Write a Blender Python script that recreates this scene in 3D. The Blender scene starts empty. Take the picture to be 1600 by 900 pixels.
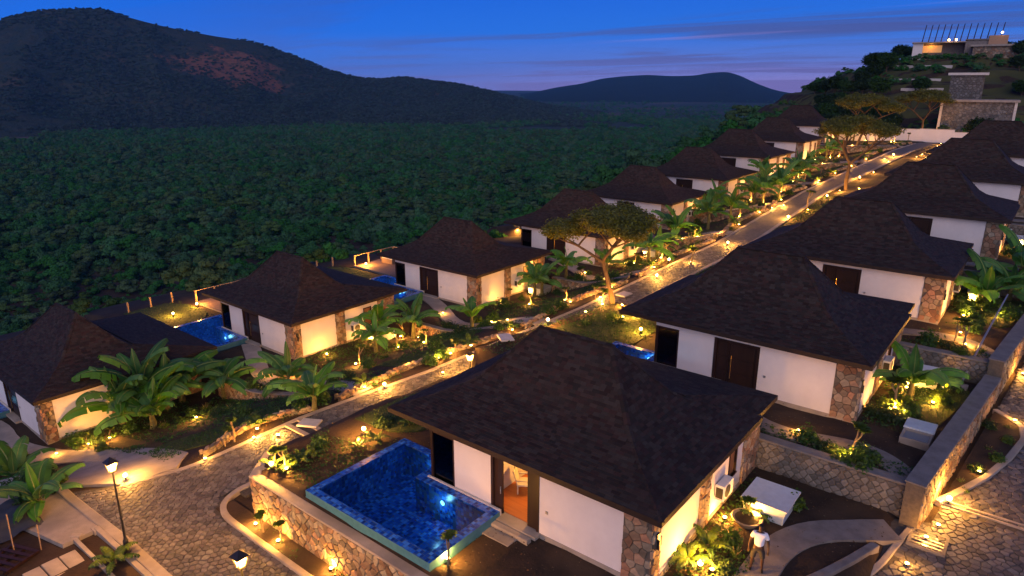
import bpy, math, random
import numpy as np
from mathutils import Vector, Matrix
random.seed(7); RN = np.random.default_rng(11)
R = math.radians
C = bpy.context.scene.collection
SC = bpy.context.scene
# ------------------------------------------------------------------ camera
CAMH, PITCH, YAW, FPX = 15.6, R(16.7), R(38.6), 1067.0
cd = bpy.data.cameras.new('camera'); cam = bpy.data.objects.new('camera', cd); C.objects.link(cam)
cd.lens = 24.0; cd.sensor_width = 36.0; cd.clip_start = 0.2; cd.clip_end = 30000
cam.location = (0, 0, CAMH); cam.rotation_euler = (R(90) - PITCH, 0, YAW)
SC.camera = cam
# ------------------------------------------------------------------ sky, dusk light, exposure
SC.view_settings.view_transform = 'Standard'; SC.view_settings.look = 'None'
SC.view_settings.exposure = 0.0; SC.view_settings.gamma = 1.0
SC.render.engine = 'CYCLES'
SC.cycles.use_denoising = True
SC.cycles.max_bounces = 6; SC.cycles.diffuse_bounces = 3; SC.cycles.glossy_bounces = 3
SC.cycles.transmission_bounces = 4; SC.cycles.transparent_max_bounces = 12
SC.cycles.sample_clamp_indirect = 4.0
SC.cycles.caustics_reflective = False; SC.cycles.caustics_refractive = False
try: SC.cycles.use_light_tree = True
except Exception: pass
def nd(nt, t, **k):
    n = nt.nodes.new(t)
    for a, v in k.items(): setattr(n, a, v)
    return n
SUN_AZ, SUN_EL = R(150), R(27)          # afterglow: behind the camera, low
def make_world():
    w = bpy.data.worlds.new('World'); SC.world = w; w.use_nodes = True
    nt = w.node_tree; nt.nodes.clear(); L = nt.links.new
    out = nd(nt, 'ShaderNodeOutputWorld'); bg = nd(nt, 'ShaderNodeBackground')
    tc = nd(nt, 'ShaderNodeTexCoord'); sep = nd(nt, 'ShaderNodeSeparateXYZ'); L(tc.outputs['Generated'], sep.inputs[0])
    def M(op, a, b=None, c=None):
        n = nd(nt, 'ShaderNodeMath', operation=op)
        for i, v in enumerate((a, b, c)):
            if v is None: continue
            if isinstance(v, (int, float)): n.inputs[i].default_value = v
            else: L(v, n.inputs[i])
        return n.outputs[0]
    # elevation ramp, two flavours: blue side and pink side, mixed along the azimuth
    def ramp(fac, stops):
        r = nd(nt, 'ShaderNodeValToRGB'); L(fac, r.inputs[0]); e = r.color_ramp.elements
        while len(e) < len(stops): e.new(0.5)
        for k, (p, c) in enumerate(stops): e[k].position = p; e[k].color = (*c, 1)
        return r.outputs[0]
    el = M('MAXIMUM', sep.outputs['Z'], 0.0)
    blue = ramp(el, [(0.0, (.055, .150, .52)), (.03, (.030, .140, .58)), (.07, (.006, .115, .60)), (.12, (.002, .090, .52)), (.4, (.004, .045, .26)), (1, (.004, .030, .16))])
    pink = ramp(el, [(0.0, (.24, .19, .46)), (.03, (.100, .165, .52)), (.065, (.014, .130, .56)), (.12, (.005, .095, .54)), (.4, (.008, .045, .25)), (1, (.004, .030, .16))])
    # azimuth: pinker towards +Y (up the street)
    az = M('MULTIPLY_ADD', sep.outputs['Y'], 1.0, M('MULTIPLY', sep.outputs['X'], 0.35))
    mr = nd(nt, 'ShaderNodeMapRange'); L(az, mr.inputs[0]); mr.inputs[1].default_value = .15; mr.inputs[2].default_value = .92
    mix = nd(nt, 'ShaderNodeMix', data_type='RGBA'); L(mr.outputs[0], mix.inputs[0]); L(blue, mix.inputs[6]); L(pink, mix.inputs[7])
    # thin cloud sheets: project the direction on a high plane, stretch along the horizon
    zz = M('ADD', el, 0.035)
    cx = M('DIVIDE', sep.outputs['X'], zz); cy = M('DIVIDE', sep.outputs['Y'], zz)
    cmb = nd(nt, 'ShaderNodeCombineXYZ'); L(cx, cmb.inputs[0]); L(cy, cmb.inputs[1])
    mp = nd(nt, 'ShaderNodeMapping'); L(cmb.outputs[0], mp.inputs[0]); mp.inputs['Rotation'].default_value = (0, 0, R(25)); mp.inputs['Scale'].default_value = (.11, .30, 1); mp.inputs['Location'].default_value = (3.1, 1.7, 0)
    n1 = nd(nt, 'ShaderNodeTexNoise'); L(mp.outputs[0], n1.inputs['Vector']); n1.inputs['Scale'].default_value = 1.15; n1.inputs['Detail'].default_value = 7; n1.inputs['Roughness'].default_value = .55; n1.inputs['Distortion'].default_value = .7
    c1 = nd(nt, 'ShaderNodeMapRange'); L(n1.outputs['Fac'], c1.inputs[0]); c1.inputs[1].default_value = .47; c1.inputs[2].default_value = .60
    c1.interpolation_type = 'SMOOTHSTEP'
    ccol = ramp(el, [(0.0, (.15, .12, .33)), (.05, (.055, .075, .25)), (.085, (.040, .068, .25)), (.2, (.015, .045, .20)), (1, (.010, .030, .15))])
    f1 = M('MULTIPLY', c1.outputs[0], M('MULTIPLY_ADD', mr.outputs[0], .80, .15))
    m2 = nd(nt, 'ShaderNodeMix', data_type='RGBA'); L(f1, m2.inputs[0]); L(mix.outputs[2], m2.inputs[6]); L(ccol, m2.inputs[7])
    # pink lit edges of the same sheets
    n2 = nd(nt, 'ShaderNodeTexNoise'); mp2 = nd(nt, 'ShaderNodeMapping'); L(cmb.outputs[0], mp2.inputs[0]); mp2.inputs['Rotation'].default_value = (0, 0, R(18)); mp2.inputs['Scale'].default_value = (.12, .6, 1); mp2.inputs['Location'].default_value = (8.3, 4.4, 0)
    L(mp2.outputs[0], n2.inputs['Vector']); n2.inputs['Scale'].default_value = 1.3; n2.inputs['Detail'].default_value = 6; n2.inputs['Distortion'].default_value = .5
    c2 = nd(nt, 'ShaderNodeMapRange'); L(n2.outputs['Fac'], c2.inputs[0]); c2.inputs[1].default_value = .60; c2.inputs[2].default_value = .82; c2.interpolation_type = 'SMOOTHSTEP'
    f2 = M('MULTIPLY', c2.outputs[0], M('MULTIPLY_ADD', mr.outputs[0], .6, .16))
    m3 = nd(nt, 'ShaderNodeMix', data_type='RGBA'); L(f2, m3.inputs[0]); L(m2.outputs[2], m3.inputs[6]); m3.inputs[7].default_value = (.24, .19, .50, 1)
    # a little physical twilight under it
    sky = nd(nt, 'ShaderNodeTexSky', sky_type='NISHITA'); sky.sun_disc = False; sky.sun_elevation = R(1.0); sky.sun_rotation = SUN_AZ
    add = nd(nt, 'ShaderNodeMix', data_type='RGBA', blend_type='ADD'); add.inputs[0].default_value = .004
    L(m3.outputs[2], add.inputs[6]); L(sky.outputs[0], add.inputs[7])
    L(add.outputs[2], bg.inputs[0]); bg.inputs[1].default_value = 1.4
    L(bg.outputs[0], out.inputs[0])
make_world()
sl = bpy.data.lights.new('sun', 'SUN'); so = bpy.data.objects.new('sun', sl); C.objects.link(so)
sl.energy = 1.72; sl.angle = R(70); sl.color = (1.0, .82, .74)
sd = Vector((math.sin(SUN_AZ) * math.cos(SUN_EL), math.cos(SUN_AZ) * math.cos(SUN_EL), math.sin(SUN_EL)))
so.rotation_euler = sd.to_track_quat('Z', 'Y').to_euler()
WARM = (1.0, .42, .065)

# ------------------------------------------------------------------ helpers
class MB:
    def __init__(s): s.v = []; s.f = []; s.m = []
    def add(s, vs, fs, m=0):
        o = len(s.v); s.v.extend([tuple(p) for p in vs]); s.f.extend([tuple(i + o for i in f) for f in fs]); s.m.extend([m] * len(fs)); return s
    def box(s, x0, x1, y0, y1, z0, z1, m=0):
        return s.add([(x0,y0,z0),(x1,y0,z0),(x1,y1,z0),(x0,y1,z0),(x0,y0,z1),(x1,y0,z1),(x1,y1,z1),(x0,y1,z1)],
                     [(0,3,2,1),(4,5,6,7),(0,1,5,4),(1,2,6,5),(2,3,7,6),(3,0,4,7)], m)
    def bev(s, x0, x1, y0, y1, z0, z1, b=.02, m=0):
        vs = []; 
        for z, i in ((z0, 0), (z1 - b, 0), (z1, b)):
            vs += [(x0+i,y0+i,z),(x1-i,y0+i,z),(x1-i,y1-i,z),(x0+i,y1-i,z)]
        fs = [(3,2,1,0),(8,9,10,11)]
        for k in (0, 4):
            for j in range(4): fs.append((k+j, k+(j+1)%4, k+4+(j+1)%4, k+4+j))
        return s.add(vs, fs, m)
    def prism(s, poly, z0, z1, m=0):
        n = len(poly); g0 = z0 if callable(z0) else (lambda x, y: z0); g1 = z1 if callable(z1) else (lambda x, y: z1)
        vs = [(x,y,g0(x,y)) for x,y in poly] + [(x,y,g1(x,y)) for x,y in poly]
        return s.add(vs, [tuple(range(n-1,-1,-1)), tuple(range(n,2*n))] + [(i,(i+1)%n,n+(i+1)%n,n+i) for i in range(n)], m)
    def tube(s, path, rad, n=8, m=0, cap=True):
        path = [Vector(p) for p in path]; k = len(path)
        if not hasattr(rad, '__len__'): rad = [rad] * k
        vs = []; ref = None
        for i, p in enumerate(path):
            d = (path[min(i+1,k-1)] - path[max(i-1,0)]).normalized()
            if ref is None: ref = d.orthogonal().normalized()
            a = (ref - d * ref.dot(d)).normalized(); b = d.cross(a); ref = a
            for j in range(n):
                t = 2*math.pi*j/n; vs.append(p + (a*math.cos(t) + b*math.sin(t)) * rad[i])
        fs = [(i*n+j, i*n+(j+1)%n, (i+1)*n+(j+1)%n, (i+1)*n+j) for i in range(k-1) for j in range(n)]
        if cap: fs += [tuple(range(n-1,-1,-1)), tuple(range((k-1)*n, k*n))]
        return s.add(vs, fs, m)
    def lathe(s, prof, n=12, o=(0,0,0), m=0):
        vs = []; 
        for r, z in prof:
            for j in range(n):
                t = 2*math.pi*j/n; vs.append((o[0]+r*math.cos(t), o[1]+r*math.sin(t), o[2]+z))
        k = len(prof)
        fs = [(i*n+j, i*n+(j+1)%n, (i+1)*n+(j+1)%n, (i+1)*n+j) for i in range(k-1) for j in range(n)]
        fs += [tuple(range(n-1,-1,-1)), tuple(range((k-1)*n, k*n))]
        return s.add(vs, fs, m)
    def mesh(s, name, mats, smooth=False):
        me = bpy.data.meshes.new(name); me.from_pydata(s.v, [], s.f)
        if not isinstance(mats, (list, tuple)): mats = [mats]
        for q in mats: me.materials.append(q)
        if len(mats) > 1: me.polygons.foreach_set('material_index', s.m)
        if smooth: me.polygons.foreach_set('use_smooth', [True]*len(me.polygons))
        me.update(); return me
def ob(name, me, parent=None, loc=(0,0,0), rz=0, sc=1, label=None, cat=None, group=None, kind=None, rot=None):
    o = bpy.data.objects.new(name, me); C.objects.link(o)
    o.location = loc; o.rotation_euler = rot if rot else (0,0,rz)
    o.scale = (sc,sc,sc) if not hasattr(sc,'__len__') else sc
    if parent: o.parent = parent
    for k, v in (('label',label),('category',cat),('group',group),('kind',kind)):
        if v: o[k] = v
    return o
def thing(name, label, cat, loc=(0,0,0), rz=0, group=None, sc=1): return ob(name, None, None, loc, rz, sc, label, cat, group)
_cache = {}
def cached(key, fn):
    if key not in _cache: _cache[key] = fn()
    return _cache[key]
def quads_mesh(name, P, faces_per=1, mat=None, smooth=False):
    """P: (n,4,3) array of quads"""
    n = len(P); me = bpy.data.meshes.new(name)
    me.vertices.add(n*4); me.vertices.foreach_set('co', P.reshape(-1).astype(np.float32))
    me.loops.add(n*4); me.loops.foreach_set('vertex_index', np.arange(n*4, dtype=np.int32))
    me.polygons.add(n); me.polygons.foreach_set('loop_start', np.arange(0, n*4, 4, dtype=np.int32)); me.polygons.foreach_set('loop_total', np.full(n, 4, dtype=np.int32))
    if mat: me.materials.append(mat)
    me.update(calc_edges=True); return me

# ------------------------------------------------------------------ materials
MT = {}
def mat(name, c1, c2=None, scale=6.0, rough=.8, bump=0.0, bscale=None, island=0.0, detail=5, spec=.3, metal=0, emit=None, estr=0, trans=0, c3=None, stretch=(1,1,1), objrand=0.0, thr=(.35,.65), sss=0):
    if name in MT: return MT[name]
    m = bpy.data.materials.new(name); m.use_nodes = True; nt = m.node_tree; L = nt.links.new
    b = nt.nodes['Principled BSDF']; b.inputs['Roughness'].default_value = rough; b.inputs['Specular IOR Level'].default_value = spec; b.inputs['Metallic'].default_value = metal
    c2 = c2 or c1
    tc = nd(nt, 'ShaderNodeTexCoord'); mp = nd(nt, 'ShaderNodeMapping'); L(tc.outputs['Object'], mp.inputs[0]); mp.inputs['Scale'].default_value = stretch
    no = nd(nt, 'ShaderNodeTexNoise'); L(mp.outputs[0], no.inputs['Vector']); no.inputs['Scale'].default_value = scale; no.inputs['Detail'].default_value = detail; no.inputs['Roughness'].default_value = .6
    mr = nd(nt, 'ShaderNodeMapRange'); L(no.outputs['Fac'], mr.inputs[0]); mr.inputs[1].default_value = thr[0]; mr.inputs[2].default_value = thr[1]
    mx = nd(nt, 'ShaderNodeMix', data_type='RGBA'); L(mr.outputs[0], mx.inputs[0]); mx.inputs[6].default_value = (*c1,1); mx.inputs[7].default_value = (*c2,1)
    col = mx.outputs[2]
    if c3:
        n3 = nd(nt, 'ShaderNodeTexNoise'); L(tc.outputs['Object'], n3.inputs['Vector']); n3.inputs['Scale'].default_value = scale*.23; n3.inputs['Detail'].default_value = 4
        r3 = nd(nt, 'ShaderNodeMapRange'); L(n3.outputs['Fac'], r3.inputs[0]); r3.inputs[1].default_value = .5; r3.inputs[2].default_value = .66
        x3 = nd(nt, 'ShaderNodeMix', data_type='RGBA'); L(r3.outputs[0], x3.inputs[0]); L(col, x3.inputs[6]); x3.inputs[7].default_value = (*c3,1); col = x3.outputs[2]
    if island or objrand:
        if island:
            g = nd(nt, 'ShaderNodeNewGeometry'); src = g.outputs['Random Per Island']
            if objrand:
                oi = nd(nt, 'ShaderNodeObjectInfo'); ad = nd(nt, 'ShaderNodeMath', operation='ADD'); L(src, ad.inputs[0]); L(oi.outputs['Random'], ad.inputs[1])
                fr = nd(nt, 'ShaderNodeMath', operation='FRACT'); L(ad.outputs[0], fr.inputs[0]); src = fr.outputs[0]
            amt = island
        else:
            oi = nd(nt, 'ShaderNodeObjectInfo'); src = oi.outputs['Random']; amt = objrand
        hs = nd(nt, 'ShaderNodeHueSaturation'); L(col, hs.inputs['Color'])
        v = nd(nt, 'ShaderNodeMapRange'); L(src, v.inputs[0]); v.inputs[3].default_value = 1-amt; v.inputs[4].default_value = 1+amt; L(v.outputs[0], hs.inputs['Value'])
        wn = nd(nt, 'ShaderNodeTexWhiteNoise', noise_dimensions='1D'); L(src, wn.inputs['W'])
        hv = nd(nt, 'ShaderNodeMapRange'); L(wn.outputs['Value'], hv.inputs[0]); hv.inputs[3].default_value = .5-amt*.05; hv.inputs[4].default_value = .5+amt*.05; L(hv.outputs[0], hs.inputs['Hue'])
        sv = nd(nt, 'ShaderNodeMapRange'); L(wn.outputs['Value'], sv.inputs[0]); sv.inputs[3].default_value = 1+amt*.6; sv.inputs[4].default_value = 1-amt*.6; L(sv.outputs[0], hs.inputs['Saturation'])
        col = hs.outputs[0]
    L(col, b.inputs['Base Color'])
    if bump:
        bn = nd(nt, 'ShaderNodeTexNoise'); L(mp.outputs[0], bn.inputs['Vector']); bn.inputs['Scale'].default_value = bscale or scale*4; bn.inputs['Detail'].default_value = 4
        bp = nd(nt, 'ShaderNodeBump'); bp.inputs['Strength'].default_value = bump; bp.inputs['Distance'].default_value = .03; L(bn.outputs['Fac'], bp.inputs['Height']); L(bp.outputs[0], b.inputs['Normal'])
    if emit: b.inputs['Emission Color'].default_value = (*emit,1); b.inputs['Emission Strength'].default_value = estr
    if trans:    # leaves: part of the light goes through
        tr = nd(nt, 'ShaderNodeBsdfTranslucent'); L(col, tr.inputs[0]); ms = nd(nt, 'ShaderNodeMixShader'); ms.inputs[0].default_value = trans
        L(b.outputs[0], ms.inputs[1]); L(tr.outputs[0], ms.inputs[2]); L(ms.outputs[0], nt.nodes['Material Output'].inputs[0])
    MT[name] = m; return m
mat('shingle', (.034,.021,.0155), (.029,.0185,.0145), 25, .82, .25, 60, island=.42, objrand=1, spec=.25)
mat('roof_base', (.018,.013,.012), rough=.9)
mat('fascia', (.022,.013,.010), (.03,.018,.013), 4, .6)
mat('plaster', (.70,.66,.64), (.62,.58,.565), 1.3, .85, .08, 40, c3=(.66,.615,.59), thr=(.3,.75))
mat('pillar_stone', (.30,.21,.135), (.20,.14,.095), 5, .85, .5, 18, island=.5, objrand=1)
mat('wall_stone', (.27,.20,.13), (.18,.135,.09), 4, .9, .5, 16, island=.5, objrand=1)
mat('grey_stone', (.17,.155,.14), (.12,.11,.10), 4, .9, .5, 16, island=.35, objrand=1)
mat('mortar', (.13,.105,.08), (.09,.075,.06), 8, .95, .4)
mat('cobble', (.125,.112,.105), (.085,.08,.08), 6, .68, .35, 22, island=.42, objrand=1, spec=.35)
mat('cobble_bed', (.075,.066,.060), (.05,.045,.042), 7, .95, .3)
mat('concrete', (.36,.31,.26), (.27,.235,.20), 1.6, .85, .25, 25, c3=(.22,.19,.16))
mat('concrete_dark', (.20,.18,.165), (.14,.125,.115), 2, .85, .3, 25)
mat('soil', (.040,.024,.015), (.022,.014,.010), 1.7, .95, .8, 9, c3=(.055,.034,.02))
mat('lawn', (.035,.055,.012), (.05,.062,.018), 2.5, .95, .5, 30, c3=(.028,.042,.010))
mat('grass_blade', (.045,.085,.015), (.06,.095,.02), 1.5, .8, island=.4, trans=.3)
mat('dark_wood', (.030,.013,.009), (.018,.009,.007), 3, .45, .1, 30, stretch=(1,1,.15))
mat('warm_wood', (.34,.15,.06), (.24,.10,.04), 3, .5, .1, 30, stretch=(1,1,.15))
mat('floor_wood', (.40,.14,.045), (.30,.10,.035), 3, .35, stretch=(.2,3,1))
mat('deck_wood', (.26,.17,.12), (.19,.125,.09), 3, .7, .15, stretch=(.3,3,1))
mat('rail_wood', (.42,.27,.14), (.32,.20,.10), 4, .7)
mat('pale_trim', (.60,.56,.50), (.5,.46,.41), 4, .7)
mat('metal_black', (.012,.012,.013), rough=.45, spec=.5)
mat('metal_grey', (.35,.35,.36), rough=.4, metal=.7)
mat('brass', (.75,.50,.18), rough=.3, metal=1)
mat('white_paint', (.62,.64,.66), (.54,.56,.58), 3, .5)
mat('white_panel', (.50,.56,.60), (.42,.48,.53), 3, .45)
mat('banana_leaf', (.075,.22,.035), (.050,.15,.025), 2.0, .5, .2, 40, objrand=.25, trans=.35, spec=.4)
mat('banana_rib', (.16,.22,.06), rough=.6)
mat('banana_stem', (.12,.12,.045), (.07,.06,.025), 5, .8, .3)
mat('leaf_green', (.040,.100,.018), (.028,.070,.014), 2, .6, island=.4, trans=.35)
mat('leaf_lime', (.075,.13,.018), (.055,.10,.016), 2, .6, island=.4, trans=.35)
mat('leaf_dark', (.022,.052,.012), (.016,.038,.010), 2, .65, island=.4, trans=.25)
mat('leaf_acacia', (.19,.185,.032), (.14,.15,.026), 1.2, .7, island=.4, trans=.35)
mat('bark', (.13,.085,.045), (.08,.05,.028), 6, .9, .5, stretch=(1,1,.3))
mat('twig', (.20,.15,.09), rough=.85)
mat('forest_leaf', (.032,.128,.036), (.025,.100,.028), .25, .9, objrand=.30, trans=.2)
mat('forest_leaf_pale', (.056,.112,.036), (.042,.090,.029), .25, .9, objrand=.35, trans=.2)
mat('slope_leaf', (.032,.052,.044), (.022,.038,.033), .25, .95, objrand=.5)
mat('skin', (.055,.028,.018), rough=.55)
mat('shirt', (.78,.77,.80), rough=.9)
mat('shorts', (.035,.032,.030), rough=.9)
mat('hair', (.008,.007,.007), rough=.8)
mat('pot', (.40,.30,.18), (.30,.22,.13), 4, .8)
mat('tarp', (.05,.055,.065), (.035,.04,.05), 2, .7)
mat('lamp_glow', (1,.7,.3), emit=(1.0,.62,.20), estr=22, rough=.4)
mat('lamp_glass', (1,.75,.4), emit=(1.0,.52,.12), estr=1.3, rough=.3)
mat('pool_lamp', (.5,.85,.85), emit=(.45,.95,.9), estr=.5, rough=.3)
mat('pool_edge', (.06,.19,.25), (.045,.15,.20), 4, .5)
def pool_tile():
    m = bpy.data.materials.new('pool_tile'); m.use_nodes = True; nt = m.node_tree; L = nt.links.new; b = nt.nodes['Principled BSDF']
    tc = nd(nt, 'ShaderNodeTexCoord')
    v = nd(nt, 'ShaderNodeTexVoronoi', distance='CHEBYCHEV'); v.inputs['Scale'].default_value = 7.0; v.inputs['Randomness'].default_value = .25; L(tc.outputs['Object'], v.inputs['Vector'])
    sp = nd(nt, 'ShaderNodeSeparateColor'); L(v.outputs['Color'], sp.inputs[0])
    r = nd(nt, 'ShaderNodeValToRGB'); L(sp.outputs[0], r.inputs[0]); e = r.color_ramp.elements
    cs = [(0,(.003,.02,.14)),(.3,(.006,.05,.32)),(.6,(.010,.09,.50)),(1,(.05,.22,.66))]
    while len(e) < 4: e.new(.5)
    for k,(p,c) in enumerate(cs): e[k].position = p; e[k].color = (*c,1)
    dk = nd(nt, 'ShaderNodeMapRange'); L(v.outputs['Distance'], dk.inputs[0]); dk.inputs[1].default_value = .42; dk.inputs[2].default_value = .5
    mx = nd(nt, 'ShaderNodeMix', data_type='RGBA'); L(dk.outputs[0], mx.inputs[0]); L(r.outputs[0], mx.inputs[6]); mx.inputs[7].default_value = (.05,.10,.20,1)
    L(mx.outputs[2], b.inputs['Base Color']); b.inputs['Roughness'].default_value = .25
    MT['pool_tile'] = m
pool_tile()
def water():
    m = bpy.data.materials.new('water'); m.use_nodes = True; nt = m.node_tree; nt.nodes.clear(); L = nt.links.new
    o = nd(nt, 'ShaderNodeOutputMaterial'); t = nd(nt, 'ShaderNodeBsdfTransparent'); t.inputs[0].default_value = (.65,.90,1,1)
    g = nd(nt, 'ShaderNodeBsdfGlossy'); g.inputs['Roughness'].default_value = .03
    f = nd(nt, 'ShaderNodeFresnel'); f.inputs['IOR'].default_value = 1.33
    tc = nd(nt, 'ShaderNodeTexCoord'); n = nd(nt, 'ShaderNodeTexNoise'); n.inputs['Scale'].default_value = 3.5; n.inputs['Detail'].default_value = 3; L(tc.outputs['Object'], n.inputs['Vector'])
    bp = nd(nt, 'ShaderNodeBump'); bp.inputs['Strength'].default_value = .25; bp.inputs['Distance'].default_value = .05; L(n.outputs['Fac'], bp.inputs['Height']); L(bp.outputs[0], g.inputs['Normal']); L(bp.outputs[0], f.inputs['Normal'])
    mx = nd(nt, 'ShaderNodeMixShader'); L(f.outputs[0], mx.inputs[0]); L(t.outputs[0], mx.inputs[1]); L(g.outputs[0], mx.inputs[2]); L(mx.outputs[0], o.inputs[0]); MT['water'] = m
water()
def glass():
    m = bpy.data.materials.new('glass'); m.use_nodes = True; nt = m.node_tree; nt.nodes.clear(); L = nt.links.new
    o = nd(nt, 'ShaderNodeOutputMaterial'); t = nd(nt, 'ShaderNodeBsdfTransparent'); t.inputs[0].default_value = (.42,.36,.32,1)
    g = nd(nt, 'ShaderNodeBsdfGlossy'); g.inputs['Roughness'].default_value = .02; f = nd(nt, 'ShaderNodeFresnel'); f.inputs['IOR'].default_value = 1.5
    mx = nd(nt, 'ShaderNodeMixShader'); L(f.outputs[0], mx.inputs[0]); L(t.outputs[0], mx.inputs[1]); L(g.outputs[0], mx.inputs[2]); L(mx.outputs[0], o.inputs[0]); MT['glass'] = m
glass()

# ------------------------------------------------------------------ the lie of the land (metres; X across the slope, Y up the street)
# villa eave corners (x, y, z of the eave) for the valley-side row and the hill-side row
LE = [(-43.3,10.6,-1.8),(-40.1,25.5,-.54),(-35.4,39.8,.65),(-31.4,53.3,2.05),(-32.6,68.9,2.95),(-31.4,81.7,4.3),(-30.7,94.0,6.05),(-31.6,112.2,6.95),(-32.9,129.0,8.5)]
RE = [(-7.5,16.6,2.95),(-4.75,30.4,4.1),(-3.6,44.5,5.1),(-2.1,59.5,6.2),(-1.0,74.0,7.3),(.2,88.5,8.4)]
EH = 2.95
LP = [(x-.45, y+.4, z-EH) for x,y,z in LE]; RP = [(x-.45, y+.4, z-EH) for x,y,z in RE]
LB = [-99, 20.7, 34.3, 47.4, 61.5, 74.8, 87.2, 104.5, 122.5, 999]      # where each terrace of the valley-side row starts
RB = [-99, 26.5, 39.3, 54, 68.5, 83, 999]
YS = [-60,8,10.5,13,19,27,40,60,84,118,135,400]
ZS = [-2.9,-2.25,-2.12,-2.0,-1.75,-1.2,-.1,1.4,3.3,5.8,6.1,6.1]
XLs= [-34.5,-34.2,-31.7,-30.5,-29.8,-27.9,-25.6,-23.8,-23.4,-20.6,-19.5,-19.5]
XRs= [-14,-20,-25.4,-25.9,-25.9,-24.9,-22.9,-20.9,-20.9,-18.0,-16.5,-16.5]
def sstep(a, b, x):
    t = np.clip((x-a)/(b-a), 0, 1); return t*t*(3-2*t)
def zs(y): return np.interp(y, YS, ZS)
def XL(y): return np.interp(y, YS, XLs)
def XR(y): return np.interp(y, YS, XRs)
def WX(y): return -1.75 + (y-26.5)*.103          # line of the long garden wall on the hill-side row
def zrs(y): return -.12 + np.maximum(y-26.5,-20)*.077
HC = (-20.0, 205.0)
def hill(x, y):
    r = np.hypot((x-HC[0])*.92, (y-HC[1])*(1.0+0*y))
    h = 20.8 - 13.5*sstep(12, 62, r) - .02*r
    st = 2.6; q = h/st; fl = np.floor(q); fr = q-fl
    return (fl + np.clip((fr-.35)/.3,0,1))*st*.75 + h*.25
def G(x, y):
    x = np.asarray(x, float); y = np.asarray(y, float); x, y = np.broadcast_arrays(x, y)
    st = zs(y) - .07*np.maximum(-27-x, 0)*(1-sstep(14,20,y))
    z = np.array(st)
    xl, xr = XL(y), XR(y)
    # valley side
    k = np.clip(np.searchsorted(LB, y-.4, side='right')-1, 0, 8)
    vx = np.array([p[0] for p in LP])[k]; vz = np.array([p[2] for p in LP])[k]
    edge = zs(y) - .07*np.maximum(-27-xl,0)*(1-sstep(14,20,y)) + .05
    s = sstep(0, 1, (x-(vx+1.3))/(xl-(vx+1.3)))
    left = vz*(1-s) + edge*s
    drop = np.maximum((vx-np.where(k < 3, 21.5, 13.6))-x, 0)
    left = np.maximum(left - .18*np.minimum(drop,6) - .62*np.maximum(drop-6,0), -52.5)
    z = np.where(x < xl, left, z)
    # hill side
    j = np.clip(np.searchsorted(RB, y-.4, side='right')-1, 0, 5)
    rz = np.array([p[2] for p in RP])[j]
    right = np.where(x < WX(y)-.35, rz-.03, zrs(y))
    rx = np.array([p[0] for p in RP])[j]; tt = sstep(0, 1, (x-(xr+.3))/np.maximum((rx-12.6)-(xr+.3), .5))
    right = np.where((y > 39.7) & (x < rx-12.6), zs(y)*(1-tt) + (rz-.03)*tt + .04, right)
    right = np.where((y < 26.9) & (x > -8), np.where(x > -2.6, zrs(np.maximum(y,20)), -.02), right)
    xrb = np.where(y < 13.15, 1e9, xr+.35)
    z = np.where(x > xrb, right, z)
    # forecourt reaches right in front of the pool wall
    z = np.where((y <= 13.15) & (x > -25), zs(y), z)
    z = np.where((y < 14.9) & (y > 12.5) & (x < -23.4) & (x > -26.5) & ((x+25.5)*.777+(y-14.3)*.63 < .25), zs(y), z)
    # hill at the end of the street
    w = sstep(132, 152, y)
    hz = hill(x, y); far = np.maximum(-52.5, hz - .62*np.maximum(-62-x,0))
    return z*(1-w) + far*w
def g(x, y): return float(G(x, y))
_cy, _sy, _cp, _sp = math.cos(YAW), math.sin(YAW), math.cos(PITCH), math.sin(PITCH)
def ray(px, py):
    u, v = px-800, py-450
    return np.array([-_sy*(_cp*FPX - _sp*v) + _cy*u,
                     _cy*(_cp*FPX - _sp*v) + _sy*u, -_sp*FPX - _cp*v])
def at(px, py, z):
    d = ray(px, py); t = (z-CAMH)/d[2]; return (d[0]*t, d[1]*t, z)
def pg(px, py):
    """where the sight line through a photo pixel meets the ground"""
    d = ray(px, py); d = d/np.hypot(d[0], d[1]); t = np.arange(8, 330, .05)
    zz = CAMH + d[2]*t; gz = G(d[0]*t, d[1]*t); i = int(np.argmax(zz <= gz))
    return (d[0]*t[i], d[1]*t[i], float(gz[i]))

# ------------------------------------------------------------------ ground, valley, mountains
def grid_mesh(name, xs, ys, Z, m, smooth=True):
    nx, ny = len(xs), len(ys); X, Y = np.meshgrid(xs, ys)
    co = np.stack([X, Y, Z], -1).reshape(-1,3)
    i = np.arange(nx*ny).reshape(ny, nx); q = np.stack([i[:-1,:-1], i[:-1,1:], i[1:,1:], i[1:,:-1]], -1).reshape(-1,4)
    me = bpy.data.meshes.new(name); me.vertices.add(len(co)); me.vertices.foreach_set('co', co.reshape(-1).astype(np.float32))
    me.loops.add(q.size); me.loops.foreach_set('vertex_index', q.reshape(-1).astype(np.int32))
    me.polygons.add(len(q)); me.polygons.foreach_set('loop_start', np.arange(0,q.size,4,dtype=np.int32)); me.polygons.foreach_set('loop_total', np.full(len(q),4,dtype=np.int32))
    me.materials.append(m); me.update(calc_edges=True)
    if smooth: me.polygons.foreach_set('use_smooth', np.ones(len(q),dtype=bool))
    return me
xs = np.concatenate([np.arange(-260,-90,6), np.arange(-90,-60,1.5), np.arange(-60,4,.4), np.arange(4,20,2), np.arange(20,160,10)])
ys = np.concatenate([np.arange(-40,-6,2), np.arange(-6,60,.4), np.arange(60,140,.7), np.arange(140,300,2), np.arange(300,520,12)])
Xg, Yg = np.meshgrid(xs, ys)
Zg = G(Xg, Yg)
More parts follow.
